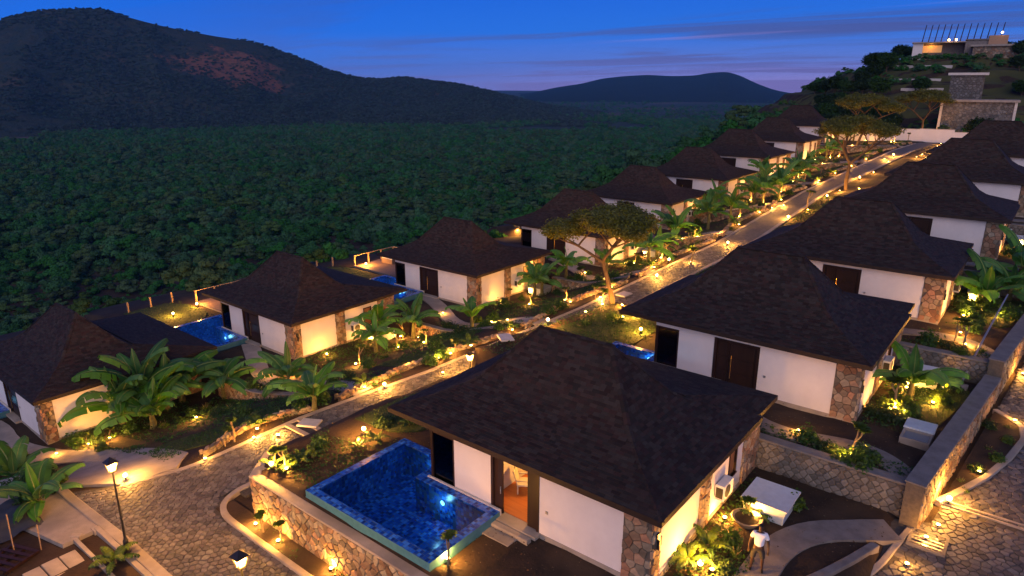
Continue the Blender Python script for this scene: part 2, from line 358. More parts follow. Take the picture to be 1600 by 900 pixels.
def vnoise(x, y, s, seed=0):
    """smooth value noise"""
    r = np.random.default_rng(seed); T = r.random((256,256)); x = np.asarray(x)/s; y = np.asarray(y)/s
    xi = np.floor(x).astype(int); yi = np.floor(y).astype(int); fx = x-xi; fy = y-yi; fx = fx*fx*(3-2*fx); fy = fy*fy*(3-2*fy)
    a = T[xi&255, yi&255]; b = T[(xi+1)&255, yi&255]; c = T[xi&255, (yi+1)&255]; d = T[(xi+1)&255, (yi+1)&255]
    return (a*(1-fx)+b*fx)*(1-fy) + (c*(1-fx)+d*fx)*fy
def fbm(x, y, s, o=4, seed=0): return sum(vnoise(x, y, s/2**i, seed+i)/2**i for i in range(o))/sum(1/2**i for i in range(o))
bumpy = (vnoise(Xg,Yg,1.1,3)-.5)*.10 + (vnoise(Xg,Yg,.5,4)-.5)*.05
paved = (Xg > XL(Yg)) & (Xg < XR(Yg)+.3) | ((Yg<13)&(Xg>-36)) | (Xg > WX(Yg)-.6)
Zg = Zg + np.where(paved, -.10, bumpy-.02)
for ox, oy, oz in [RP[0], RP[1]] + LP[:3]:      # the ground is dug out for the pools
    lx, ly = Xg-ox, Yg-oy
    dug = (lx > -12.9) & (lx < -6.15) & (ly > -3.75) & (ly < -.17) | (lx > -12.9) & (lx < -9.95) & (ly > -3.75) & (ly < 1.4)
    Zg = np.where(dug, np.minimum(Zg, oz-1.7), Zg)
ob('ground', grid_mesh('ground', xs, ys, Zg, MT['soil']), kind='structure')
# valley floor sheet to the horizon
mat('valley_soil', (.030,.042,.016), (.022,.030,.013), .02, .95, c3=(.085,.055,.035))
vx_ = np.concatenate([-np.geomspace(5400,140,60), np.arange(-120,2400,300)]); vy_ = np.concatenate([np.arange(-2000,200,160), np.geomspace(220,5400,60)])
VX, VY = np.meshgrid(vx_, vy_)
ob('valley_floor', grid_mesh('valley_floor', vx_, vy_, -53 - 25*np.clip(VX+140,0,600)/600 , MT['valley_soil']), kind='structure')
def azpx(px): return YAW - math.atan2(px-800, math.hypot(FPX, 450-130))     # angle left of +Y for a pixel column
def skyz(px, py, dist):
    d = ray(px, py); return CAMH + d[2]/math.hypot(d[0], d[1])*dist
def mountain(name, sil, dist, depth0, depth1, m, seed, base=-53, rough=1.0, n=190, k=80):
    """ridge whose crest runs at the given distance; slopes fall to the valley in front and behind"""
    az = np.array([azpx(p[0]) for p in sil])[::-1]; hz = np.array([skyz(p[0], p[1], dist) for p in sil])[::-1]
    a = np.linspace(az[0], az[-1], n); crest = np.interp(a, az, hz)
    ker = np.hanning(7); ker /= ker.sum(); crest = np.convolve(np.pad(crest, 3, mode='edge'), ker, mode='valid')
    t = np.linspace(-1, 1, k); vs = np.zeros((k, n, 3))
    for i, tt in enumerate(t):
        r = dist + (tt*depth0 if tt < 0 else tt*depth1)
        x = -np.sin(a)*r; y = np.cos(a)*r
        prof = (1-abs(tt))**1.15*(1.0) if tt < 0 else (1-tt)
        h = (crest-base)*prof
        nz = (fbm(x, y, 420, 5, seed)-.5)
        gul = np.abs(vnoise(a*2600, r*.35+a*900, 160, seed+9)-.5)
        wgt = np.sin(min(1,(1-abs(tt)))*math.pi)
        h = h + (nz*170 - gul*70 + 20)*wgt*rough*np.clip((crest-base)/250,.1,1.2)
        vs[i] = np.stack([x, y, base + h - (2 if abs(tt)==1 else 0)], -1)
    idx = np.arange(k*n).reshape(k, n); q = np.stack([idx[:-1,:-1], idx[:-1,1:], idx[1:,1:], idx[1:,:-1]], -1).reshape(-1,4)
    me = bpy.data.meshes.new(name); me.from_pydata(vs.reshape(-1,3).tolist(), [], q.tolist()); me.materials.append(m)
    me.polygons.foreach_set('use_smooth', np.ones(len(q),dtype=bool)); me.update()
    return ob(name, me, kind='structure'), vs
def mountain_mat(name, veg, veg2, rock, patch=None):
    m = bpy.data.materials.new(name); m.use_nodes = True; nt = m.node_tree; L = nt.links.new; b = nt.nodes['Principled BSDF']; b.inputs['Roughness'].default_value = .95; b.inputs['Specular IOR Level'].default_value = .05
    tc = nd(nt, 'ShaderNodeTexCoord')
    def noise(s, d=6, w=0):
        n = nd(nt, 'ShaderNodeTexNoise'); n.inputs['Scale'].default_value = s; n.inputs['Detail'].default_value = d; n.inputs['Roughness'].default_value = .65; L(tc.outputs['Object'], n.inputs['Vector']); return n.outputs['Fac']
    def rng(x, a, bb, lo=0, hi=1):
        r = nd(nt, 'ShaderNodeMapRange'); L(x, r.inputs[0]); r.inputs[1].default_value = a; r.inputs[2].default_value = bb; r.inputs[3].default_value = lo; r.inputs[4].default_value = hi; return r.outputs[0]
    def mixc(f, a, bb):
        x = nd(nt, 'ShaderNodeMix', data_type='RGBA'); L(f, x.inputs[0])
        for i, c in ((6,a),(7,bb)):
            if isinstance(c, tuple): x.inputs[i].default_value = (*c,1)
            else: L(c, x.inputs[i])
        return x.outputs[2]
    col = mixc(rng(noise(.05), .4, .62), veg, veg2)
    col = mixc(rng(noise(.012, 8), .60, .68, 0, .55), col, rock)
    if patch:
        (px_, py_, pz_), rad = patch
        vm = nd(nt, 'ShaderNodeVectorMath', operation='DISTANCE'); L(tc.outputs['Object'], vm.inputs[0]); vm.inputs[1].default_value = (px_, py_, pz_)
        wob = nd(nt, 'ShaderNodeMath', operation='MULTIPLY_ADD'); L(noise(.012, 7), wob.inputs[0]); wob.inputs[1].default_value = rad*2.2; L(vm.outputs['Value'], wob.inputs[2])
        msk = rng(wob.outputs[0], rad*1.85, rad*1.65)
        br = nd(nt, 'ShaderNodeMath', operation='MULTIPLY'); L(msk, br.inputs[0]); L(rng(noise(.06, 6), .36, .50), br.inputs[1])
        col = mixc(br.outputs[0], col, mixc(noise(.1), (.26,.115,.070), (.17,.078,.052)))
    L(col, b.inputs['Base Color'])
    bp = nd(nt, 'ShaderNodeBump'); bp.inputs['Strength'].default_value = 1; bp.inputs['Distance'].default_value = 9; L(noise(.09, 8), bp.inputs['Height']); L(bp.outputs[0], b.inputs['Normal'])
    return m
SIL1 = [(-420,150),(-300,120),(-200,95),(-100,62),(0,38),(40,24),(90,14),(150,12),(180,11),(205,21),(250,35),(300,46),(350,56),(400,63),(450,80),(490,97),(520,110),(560,121),(600,123),(628,119),(660,124),(720,131),(770,143),(810,153),(850,163),(900,171),(960,178)]
SIL2 = [(760,160),(812,149),(870,136),(910,130),(940,122),(975,118),(1010,116),(1050,118),(1085,117),(1105,113),(1135,111),(1155,117),(1185,131),(1210,140),(1240,146),(1290,149),(1350,151),(1420,152),(1520,155)]
d0 = 1750
pr = ray(368, 108); pr = pr/np.hypot(pr[0],pr[1])*1560
MM1 = mountain_mat('mountain_slope', (.030,.046,.040), (.050,.054,.038), (.12,.082,.060), ((pr[0],pr[1],CAMH+pr[2]), 150))
MM2 = mountain_mat('far_mountain_slope', (.020,.026,.020), (.028,.032,.022), (.07,.055,.045))
m1, MV1 = mountain('mountain', SIL1, d0, 620, 500, MM1, 21)
m2, MV2 = mountain('far_mountain', SIL2, 4200, 1500, 900, MM2, 33, rough=.55, n=140, k=50)

# ------------------------------------------------------------------ forest (a canopy nobody could count)
def leaf_quads(cen, nrm, size, rng=RN, asp=1.0):
    """quads at cen, roughly facing nrm"""
    n = len(cen); a = rng.normal(size=(n,3)); nrm = nrm/np.maximum(np.linalg.norm(nrm,axis=1,keepdims=True),1e-6)
    t = np.cross(nrm, a); t /= np.maximum(np.linalg.norm(t,axis=1,keepdims=True),1e-6); b = np.cross(nrm, t)
    size = np.asarray(size).reshape(-1,1)*np.ones((n,1)); t = t*size*asp; b = b*size
    return np.stack([cen-t, cen-b*.9, cen+t, cen+b*.9], 1)
def sph(n, rng=RN):
    v = rng.normal(size=(n,3)); return v/np.linalg.norm(v,axis=1,keepdims=True)
def canopy(n, rx, rz, nl, leaf, flat, seed):
    r = np.random.default_rng(seed); Q = []
    k = nl; ang = r.random(k)*6.283; rad = np.sqrt(r.random(k))*rx*.72
    lob = np.stack([rad*np.cos(ang), rad*np.sin(ang), rz*(.95-.55*(rad/rx)**2) + r.normal(size=k)*rz*.10], 1)
    lr = rx*(.26+.16*r.random(k))
    for c, q in zip(lob, lr):
        m = n//k; d = sph(m, r); d[:,2] = np.abs(d[:,2])*1.0 - .25*(r.random(m) < .35); d /= np.linalg.norm(d,axis=1,keepdims=True)
        p = c + d*np.array([q, q, q*flat])*(.82+.25*r.random((m,1)))
        Q.append(leaf_quads(p, d + r.normal(size=(m,3))*.35, leaf*(.6+.8*r.random(m)), r))
    return np.concatenate(Q)
protos = bpy.data.collections.new('forest_prototypes'); protos2 = bpy.data.collections.new('slope_prototypes')
for i in range(3):
    me = quads_mesh('slope_crown', canopy(260, 4.0, 4.6, 6, .75, .7, 80+i), mat=MT['slope_leaf']); protos2.objects.link(bpy.data.objects.new('slope_crown', me))
for i in range(6):
    pale = i >= 4
    q = canopy(1100, 4.2, 5.6 if not pale else 6.4, 11 if not pale else 8, .34, .75 if not pale else .4, 50+i)
    me = quads_mesh('forest_crown', q, mat=MT['forest_leaf_pale' if pale else 'forest_leaf'])
    o = bpy.data.objects.new('forest_crown', me); protos.objects.link(o)
def scatter(name, pts, scl, label, cat, protos=protos):
    me = bpy.data.meshes.new(name); me.vertices.add(len(pts)); me.vertices.foreach_set('co', np.asarray(pts,np.float32).reshape(-1))
    at_ = me.attributes.new('size', 'FLOAT', 'POINT'); at_.data.foreach_set('value', np.asarray(scl, np.float32)); me.update()
    o = ob(name, me, kind='stuff', label=label, cat=cat)
    ng = bpy.data.node_groups.new(name, 'GeometryNodeTree'); ng.interface.new_socket('Geometry', in_out='INPUT', socket_type='NodeSocketGeometry'); ng.interface.new_socket('Geometry', in_out='OUTPUT', socket_type='NodeSocketGeometry')
    L = ng.links.new; gi = nd(ng,'NodeGroupInput'); go = nd(ng,'NodeGroupOutput'); ip = nd(ng,'GeometryNodeInstanceOnPoints'); ci = nd(ng,'GeometryNodeCollectionInfo')
    ci.inputs[0].default_value = protos; ci.inputs['Separate Children'].default_value = True; ci.inputs['Reset Children'].default_value = True
    L(gi.outputs[0], ip.inputs['Points']); L(ci.outputs[0], ip.inputs['Instance']); ip.inputs['Pick Instance'].default_value = True
    rv = nd(ng,'FunctionNodeRandomValue', data_type='FLOAT_VECTOR'); rv.inputs[0].default_value = (-.08,-.08,0); rv.inputs[1].default_value = (.08,.08,6.283); L(rv.outputs[0], ip.inputs['Rotation'])
    na = nd(ng,'GeometryNodeInputNamedAttribute', data_type='FLOAT'); na.inputs[0].default_value = 'size'; L(na.outputs[0], ip.inputs['Scale'])
    L(ip.outputs[0], go.inputs[0]); md = o.modifiers.new('scatter','NODES'); md.node_group = ng
    return o
def valley_points():
    P, S = [], []
    n = 170000
    rr = np.sqrt(RN.random(n)*(1350**2-40**2)+40**2); rr[-18000:] = 1350+RN.random(18000)**1.3*2600; aa = YAW + (RN.random(n)-.5)*R(92)
    x = -np.sin(aa)*rr; y = np.cos(aa)*rr
    s = .46 + .85*RN.random(n)**2.6 + .28*vnoise(x,y,45,77)
    kk = np.clip(np.searchsorted(LB, y, side='right')-1, 0, 8); ok = ((x < np.array([p[0] for p in LP])[kk]-np.where(kk < 3, 24.5, 18)) & (y < 150)) | ((y >= 150) & (x < -66)) | (y > 262)
    clear = (fbm(x, y, 150, 3, 91) > .60) & (rr > 1020)
    ok &= ~clear
    # keep a spacing that follows the crown size
    cell = {}; keep = []
    for i in np.nonzero(ok)[0]:
        c = (int(x[i]//3.7), int(y[i]//3.7))
        if c in cell: continue
        cell[c] = 1; keep.append(i)
    keep = np.array(keep); z = np.where(y[keep] < 420, np.maximum(G(x[keep],y[keep]), -53), -53) - 1.5 - 2.2*RN.random(len(keep))*(rr[keep] > 160)
    return np.stack([x[keep], y[keep], z], 1), s[keep]*np.clip(.30+.6*rr[keep]/300, .42, 1.0)
fp, fs = valley_points()
scatter('forest', fp, fs, 'dense dark green forest canopy filling the valley', 'forest')
def slope_points(V, n, lo, hi, smin, smax):
    k, m, _ = V.shape; u = RN.random(n)*(m-2)+.5; v = lo + RN.random(n)*(hi-lo); v = v*(k-1)
    i = np.clip(v.astype(int),0,k-2); j = np.clip(u.astype(int),0,m-2); fv = (v-i)[:,None]; fu = (u-j)[:,None]
    p = (V[i,j]*(1-fv)+V[i+1,j]*fv)*(1-fu) + (V[i,j+1]*(1-fv)+V[i+1,j+1]*fv)*fu
    return p, smin+(smax-smin)*RN.random(n)
mp_, ms_ = slope_points(MV1, 26000, 0.02, .56, .5, 1.05)
pc = np.array([pr[0],pr[1],CAMH+pr[2]]); dd = np.linalg.norm((mp_-pc)*np.array([1,1,1.3]),axis=1) + 130*(fbm(mp_[:,0],mp_[:,1],90,3,5)-.5)
kp = (dd > 150) | (RN.random(len(dd)) < .34)
kp &= (fbm(mp_[:,0],mp_[:,1],120,4,8) < .64)
scatter('mountain_woodland', mp_[kp]-np.array([0,0,2.0]), ms_[kp], 'sparse dark woodland covering the mountain slopes', 'woodland', protos2)

# ------------------------------------------------------------------ stones: Voronoi cells on a jittered grid
def clip_half(poly, nx, ny, c):
    out = []; n = len(poly)
    for i in range(n):
        a = poly[i]; b = poly[(i+1)%n]; da = a[0]*nx+a[1]*ny-c; db = b[0]*nx+b[1]*ny-c
        if da <= 0: out.append(a)
        if (da < 0) != (db < 0) and da != db:
            t = da/(da-db); out.append((a[0]+(b[0]-a[0])*t, a[1]+(b[1]-a[1])*t))
    return out
def cells(u0, u1, v0, v1, du, dv, jit, rng, inside=None, bound=True):
    nu = max(1,round((u1-u0)/du)); nv = max(1,round((v1-v0)/dv)); du = (u1-u0)/nu; dv = (v1-v0)/nv; P = {}
    for j in range(-1, nv+1):
        for i in range(-1, nu+1):
            P[i,j] = (u0+(i+.5+(.5 if j%2 else 0)-.25+(rng.random()-.5)*jit)*du, v0+(j+.5+(rng.random()-.5)*jit)*dv)
    out = []
    for j in range(nv):
        for i in range(nu):
            p = P[i,j]
            if inside and not inside(*p): continue
            poly = [(p[0]-du*1.4,p[1]-dv*1.4),(p[0]+du*1.4,p[1]-dv*1.4),(p[0]+du*1.4,p[1]+dv*1.4),(p[0]-du*1.4,p[1]+dv*1.4)]
            for dj in (-1,0,1):
                for di in (-1,0,1):
                    q = P.get((i+di,j+dj))
                    if q is None or q == p: continue
                    nx, ny = q[0]-p[0], q[1]-p[1]; poly = clip_half(poly, nx, ny, (q[0]**2+q[1]**2-p[0]**2-p[1]**2)/2)
                    if len(poly) < 3: break
                if len(poly) < 3: break
            if bound and len(poly) >= 3:
                for nx, ny, c in ((1,0,u1),(-1,0,-u0),(0,1,v1),(0,-1,-v0)): poly = clip_half(poly, nx, ny, c)
            if len(poly) >= 3:
                # drop slivers
                cl = [poly[k] for k in range(len(poly)) if math.dist(poly[k], poly[k-1]) > du*.05]
                if len(cl) >= 3: out.append(cl)
    return out
def stone_geo(poly, gap, h, bev, tilt=(0,0)):
    """returns verts (u,v,w) and faces for a bevelled stone of outline poly, raised h"""
    cx = sum(p[0] for p in poly)/len(poly); cy = sum(p[1] for p in poly)/len(poly); n = len(poly)
    R_ = max(1e-3, sum(math.dist(p,(cx,cy)) for p in poly)/n)
    def ring(ins, w):
        k = max(.15, 1-ins/R_); return [(cx+(p[0]-cx)*k, cy+(p[1]-cy)*k, w + (p[0]-cx)*tilt[0] + (p[1]-cy)*tilt[1]) for p in poly]
    vs = ring(gap, -h*.9) + ring(gap, h*.45) + ring(gap+bev, h)
    fs = [tuple(range(2*n, 3*n))]
    for k in (0, n): fs += [(k+i, k+(i+1)%n, k+n+(i+1)%n, k+n+i) for i in range(n)]
    return vs, fs, (cx, cy)

# ------------------------------------------------------------------ streets
COB_Y0, COB_Y1 = 8.75, 11.75
def in_street(x, y):
    if y < COB_Y0: return False
    xl = float(XL(y)) + .2
    if y <= COB_Y1: return xl < x < 2
    if x > -26.6 and y < 13.2:      # rounded corner of the planting bed
        return x > xl and x < float(XR(y))-.3 and math.hypot(x+24.9, y-13.4) > 1.75
    return xl < x < float(XR(y)) - .15
def drain(y): return abs(y-18.4) < .55 or abs(y-36.6) < .5
def street_z(x, y): return g(min(x, float(XR(y))-.05) if y > 12.8 else x, y)
rg = random.Random(3)
def sheet(name, poly_rows, m, dz, kind='structure', parent=None, thick=.12, zf=None):
    """strip of quads through rows of (x,y) points laid dz above the ground, with a skirt"""
    b = MB(); zf = zf or (lambda x, y: g(x, y)); n = len(poly_rows[0]); base = len(b.v)
    top = [[(x,y,zf(x,y)+dz) for x,y in r] for r in poly_rows]
    vs = [p for r in top for p in r]; fs = []
    k = len(top)
    for i in range(k-1):
        for j in range(n-1): fs.append((i*n+j, i*n+j+1, (i+1)*n+j+1, (i+1)*n+j))
    b.add(vs, fs)
    edge = [top[i][0] for i in range(k)] , [top[i][-1] for i in range(k)], list(top[0]), list(top[-1])
    for e in edge:
        vv = list(e) + [(p[0],p[1],p[2]-thick) for p in e]; q = len(e)
        b.add(vv, [(i,i+1,q+i+1,q+i) for i in range(q-1)])
    return ob(name, b.mesh(name, m), parent, kind=kind)
ysr = list(np.arange(8.75, 20, .5)) + list(np.arange(20, 134, 1.0))
street = sheet('street', [[(float(XL(y))+ (float(XR(y))+.2-float(XL(y)))*t/6, y) for t in range(7)] for y in ysr if y > 12.9], MT['cobble_bed'], .012, zf=street_z)
fore = sheet('forecourt', [[(float(XL(y)) + (3-float(XL(y)))*t/24, y) for t in range(25)] for y in np.arange(8.75, 12.91, .26)], MT['cobble_bed'], .010, zf=lambda x,y: g(x, min(y,12.7)))
cob = cells(-36, 2, 8.75, 62, .30, .215, .62, rg, in_street, bound=False)
camv = (0.0, 0.0)
cob.sort(key=lambda p: (p[0][0]**2 + p[0][1]**2))
def in_frame(x, y, z, m=0):
    q = np.array([x, y, z-CAMH]); f = np.array([-_sy*_cp, _cy*_cp, -_sp]); r = np.array([_cy,_sy,0]); u = np.cross(r, f); d = q@f
    if d < 1: return None
    X = 800+FPX*(q@r)/d; Y = 450-FPX*(q@u)/d
    return (X, Y) if -m < X < 1600+m and -m < Y < 900+m else None
mb = MB(); cnt = 0
for p in cob:
    c = p[0]
    if drain(c[1]): continue
    vs, fs, (cx, cy) = stone_geo(p, .016, .028+.012*rg.random(), .022, ((rg.random()-.5)*.06, (rg.random()-.5)*.06))
    z0 = street_z(cx, cy); gx = (street_z(cx+.3,cy)-street_z(cx-.3,cy))/.6; gy = (street_z(cx,cy+.3)-street_z(cx,cy-.3))/.6
    gx = max(-.2,min(.2,gx)); gy = max(-.2,min(.2,gy))
    if cnt < 300 and in_frame(cx, cy, z0) and -35 < cx:
        b = MB(); b.add([(u-cx, v-cy, w+gx*(u-cx)+gy*(v-cy)) for u,v,w in vs], fs); ob('cobble', b.mesh('cobble', MT['cobble']), fore if cy < 12.9 else street, (cx, cy, z0+.012)); cnt += 1
    elif cy < 62 and in_frame(cx, cy, z0, 160): mb.add([(u, v, z0+.012+w+gx*(u-cx)+gy*(v-cy)) for u,v,w in vs], fs)
ob('cobbles', mb.mesh('cobbles', MT['cobble']), street, kind='stuff')
# far cobbles: a finer look carried by the material
mat('cobble_far', (.13,.117,.11), (.085,.078,.075), 3.4, .72, .6, 9)
sheet('street_far', [[(float(XL(y))+.25 + (float(XR(y))-.15-float(XL(y))-.25)*t/6, y) for t in range(7)] for y in np.arange(61.5, 134, 1.0)], MT['cobble_far'], .036, zf=street_z)
def kerb(name, pts, w, h, m, zf, below=.3, parent=None, kind='structure', lab=None, cat=None):
    """a kerb that follows a polyline"""
    b = MB(); L_ = []
    for i, p in enumerate(pts):
        a = pts[max(i-1,0)]; c = pts[min(i+1,len(pts)-1)]; d = Vector((c[0]-a[0], c[1]-a[1])).normalized(); nrm = Vector((-d.y, d.x))*w/2
        z = zf(*p); L_.append([(p[0]+nrm.x,p[1]+nrm.y,z-below),(p[0]+nrm.x,p[1]+nrm.y,z+h-.015),(p[0]+nrm.x*.8,p[1]+nrm.y*.8,z+h),(p[0]-nrm.x*.8,p[1]-nrm.y*.8,z+h),(p[0]-nrm.x,p[1]-nrm.y,z+h-.015),(p[0]-nrm.x,p[1]-nrm.y,z-below)])
    b.add([v for r in L_ for v in r], [(i*6+j, i*6+j+1, (i+1)*6+j+1, (i+1)*6+j) for i in range(len(L_)-1) for j in range(5)] + [(0,1,2,3,4,5), tuple(range(len(L_)*6-6, len(L_)*6))])
    return ob(name, b.mesh(name, m), parent, kind=kind, label=lab, cat=cat)
def dense(pts, step=.5):
    out = []
    for a, c in zip(pts[:-1], pts[1:]):
        n = max(1, int(math.dist(a,c)/step)); out += [(a[0]+(c[0]-a[0])*i/n, a[1]+(c[1]-a[1])*i/n) for i in range(n)]
    return out + [pts[-1]]
def smooth_poly(pts, it=2):
    for _ in range(it):
        o = [pts[0]]
        for a, c in zip(pts[:-1], pts[1:]): o += [(a[0]*.75+c[0]*.25, a[1]*.75+c[1]*.25), (a[0]*.25+c[0]*.75, a[1]*.25+c[1]*.75)]
        pts = o + [pts[-1]]
    return pts
kerb('kerb', [(float(XL(y))+.08, y) for y in np.arange(10.4, 132, .6)], .30, .07, MT['concrete'], street_z)
kerb('kerb', [(float(XR(y))-.02, y) for y in np.arange(15.2, 120, .6)], .34, .10, MT['concrete'], street_z)
kerb('kerb', dense([(-34.3,8.62),(-22.2,8.62)]), .42, .06, MT['concrete'], lambda x,y: g(x,9.0))
kerb('kerb', dense([(-22.0,8.62),(3,8.62)]), .28, .10, MT['concrete'], lambda x,y: g(x,9.0))
bedk = smooth_poly([(-5,11.85),(-15,11.85),(-23.6,11.85),(-25.6,11.95),(-26.35,12.9),(-26.3,14.2),(-26.0,15.4)], 3)
kerb('kerb', dense(bedk,.3), .26, .13, MT['concrete'], lambda x,y: g(min(x,-26.2) if y>12.7 else x, min(y,15)))
sheet('planting_bed', [[(-25.9+ (20.9)*t/30, y) for t in range(31)] for y in (11.95,12.2,12.5,12.75)], MT['soil'], .06, zf=lambda x,y: g(x,12.5))
for yd in (18.4, 36.6):   # drains that cross the street
    xl, xr = float(XL(yd)), float(XR(yd)); z = street_z((xl+xr)/2, yd)
    b = MB(); b.box(xl+.2, xr-.1, yd-.5, yd-.22, z-.3, z+.05); b.box(xl+.2, xr-.1, yd+.22, yd+.5, z-.3, z+.085); b.box(xl+.2, xr-.1, yd-.22, yd+.22, z-.3, z-.14, 1)
    ob('street_drain', b.mesh('street_drain', [MT['concrete'], MT['concrete_dark']]), label='concrete drain channel across the street %s' % ('beside the corner of the pool terrace' if yd < 20 else 'further up, behind the nearest villa roof'), cat='drain')
# right-hand street
def rs_z(x, y): return float(zrs(y))
sheet('side_street', [[(float(WX(y))+.3 + 12*t/12, y) if y > 26.5 else (-3.2+13.5*t/12, y) for t in range(13)] for y in np.arange(14, 70, .8)], MT['cobble_bed'], .012, zf=rs_z)
def bed_edge(y): # kerb line of the planting bed at the foot of the long wall
    return float(np.interp(y, [26.4,28.2,29.2,31.0,33.0,35.0,36.2,37.2], [-1.7,-1.45,-.95,-.15,.45,.85,.7,-.4]))
def in_side(x, y):
    if y < 20.2 + (-(x+2.0))*0: return False
    if y < 26.5: return x > -2.05 + max(0, 24.2-y)*-.35 and x < 6
    if 28 < y < 37.2: return bed_edge(y)+.15 < x < 6
    return float(WX(y))+.35 < x < 6
cob2 = cells(-4.5, 6, 18, 62, .31, .22, .62, rg, in_side, bound=False); cob2.sort(key=lambda p: p[0][1])
mb = MB(); cnt = 0; side = bpy.data.objects['side_street']
for p in cob2:
    cy = p[0][1]
    if abs(cy-28.35) < .22: continue
    vs, fs, (cx, cy) = stone_geo(p, .016, .028+.012*rg.random(), .022, ((rg.random()-.5)*.06, (rg.random()-.5)*.06)); z0 = rs_z(cx, cy)
    fr = in_frame(cx, cy, z0, 60)
    if not fr: continue
    if cnt < 300: 
        b = MB(); b.add([(u-cx, v-cy, w+.077*(v-cy)) for u,v,w in vs], fs); ob('cobble', b.mesh('cobble', MT['cobble']), side, (cx, cy, z0+.012)); cnt += 1
    else: mb.add([(u, v, z0+.012+w+.077*(v-cy)) for u,v,w in vs], fs)
ob('cobbles', mb.mesh('cobbles', MT['cobble']), side, kind='stuff')
kerb('kerb', dense([(bed_edge(y), y) for y in np.arange(28.2, 37.3, .3)], .3), .26, .12, MT['concrete'], rs_z)
sheet('planting_bed', [[(float(WX(y))+.25 + (bed_edge(y)-.1-float(WX(y))-.25)*t/4, y) for t in range(5)] for y in np.arange(28.3, 37.3, .3)], MT['soil'], .07, zf=rs_z)
b = MB(); z = rs_z(0, 28.35); b.box(-1.5, 6, 28.18, 28.27, z-.1, z+.06); b.box(-1.5, 6, 28.43, 28.52, z-.1, z+.075); b.box(-1.5, 6, 28.27, 28.43, z-.2, z-.08, 1)
ob('street_drain', b.mesh('street_drain', [MT['concrete'], MT['concrete_dark']]), label='narrow drain channel across the side street by the long garden wall', cat='drain')
kerb('kerb', dense([(-3.3,20.3),(-2.4,23.6),(-2.0,25.9)], .3), .22, .10, MT['concrete'], rs_z)

# ------------------------------------------------------------------ villas
ROOF_X0, ROOF_X1, ROOF_Y0, ROOF_Y1 = -11.75, .45, -.4, 8.3
PROF = [(0,0),(1.3,.50),(2.2,.94),(2.65,1.27),(4.35,3.3)]; KX = 4.45/4.35
def prof(d): return float(np.interp(d, [p[0] for p in PROF], [p[1] for p in PROF]))
def roof_pt(side, s, d, up=0.0):
    """side f/b/l/r, s = coordinate along the eave, d = horizontal distance in from the eave (along Y)"""
    z = EH + prof(d) + up
    if side == 'f': return (s, ROOF_Y0+d, z)
    if side == 'b': return (s, ROOF_Y1-d, z)
    if side == 'r': return (ROOF_X1-d*KX, s, z)
    return (ROOF_X0+d*KX, s, z)
def roof_span(side, d):
    return (ROOF_X0+d*KX, ROOF_X1-d*KX) if side in 'fb' else (ROOF_Y0+d, ROOF_Y1-d)
AX0, AX1, AY0, AY1, AH = -11.4, .25, 6.3, 10.7, 2.3
AZ = EH - .06
def annex_pt(side, sv, d, up=0.0):
    """back plane: d in from the back eave; right/left planes: d in from the side eave"""
    if side == 'b': return (sv, AY1-d, AZ + .225*d + up)
    return ((AX1-d) if side == 'r' else (AX0+d), sv, AZ + .43*d + up)
def roof_base():
    b = MB()
    rings = []
    for d, z in PROF:
        x0, x1, y0, y1 = ROOF_X0+d*KX, ROOF_X1-d*KX, ROOF_Y0+d, ROOF_Y1-d; rings.append([(x0,y0,EH+z),(x1,y0,EH+z),(x1,y1,EH+z),(x0,y1,EH+z)])
    vs = [p for r in rings for p in r]; fs = [(i*4+j, i*4+(j+1)%4, (i+1)*4+(j+1)%4, (i+1)*4+j) for i in range(len(rings)-1) for j in range(4)]
    b.add(vs, fs); b.add([(ROOF_X0,ROOF_Y0,EH-.16),(ROOF_X1,ROOF_Y0,EH-.16),(ROOF_X1,ROOF_Y1,EH-.16),(ROOF_X0,ROOF_Y1,EH-.16)], [(3,2,1,0)])
    return b.mesh('roof', MT['roof_base'])
def fascia():
    b = MB(); z0, z1 = EH-.20, EH+.012
    b.box(ROOF_X0-.02, ROOF_X1+.02, ROOF_Y0-.03, ROOF_Y0, z0, z1); b.box(ROOF_X0-.02, ROOF_X1+.02, ROOF_Y1, ROOF_Y1+.03, z0, z1)
    b.box(ROOF_X0-.03, ROOF_X0, ROOF_Y0, ROOF_Y1, z0, z1); b.box(ROOF_X1, ROOF_X1+.03, ROOF_Y0, ROOF_Y1, z0, z1)
    return b.mesh('fascia', MT['fascia'])
def annex_roof():
    b = MB(); hz_ = AZ+.225*(AY1-AY0); c = [(AX1,AY1,AZ),(AX0,AY1,AZ),(AX0+AH,AY0,hz_),(AX1-AH,AY0,hz_),(AX1,AY0,AZ),(AX0,AY0,AZ)]
    b.add(c, [(0,1,2,3),(0,3,4),(1,5,2),(4,3,2,5)]); b.add([(x,y,AZ-.16) for x,y in ((AX0,AY0),(AX1,AY0),(AX1,AY1),(AX0,AY1))], [(0,1,2,3)]); return b.mesh('annex_roof', MT['roof_base'])
def annex_fascia():
    return MB().box(AX0-.02,AX1+.02,AY1,AY1+.03,AZ-.18,AZ+.012).box(AX1,AX1+.03,AY0,AY1,AZ-.18,AZ+.012).box(AX0-.03,AX0,AY0,AY1,AZ-.18,AZ+.012).mesh('fascia', MT['fascia'])
def one_shingle(P00, P10, P11, P01, th):
    """lower-left, lower-right, upper-right, upper-left on the deck; the lower edge is lifted by th"""
    up = lambda p, h: (p[0], p[1], p[2]+h)
    return [up(P00,th), up(P10,th), up(P11,.004), up(P01,.004), up(P00,-.004), up(P10,-.004)], [(0,1,2,3),(4,5,1,0),(4,0,3),(5,2,1)]
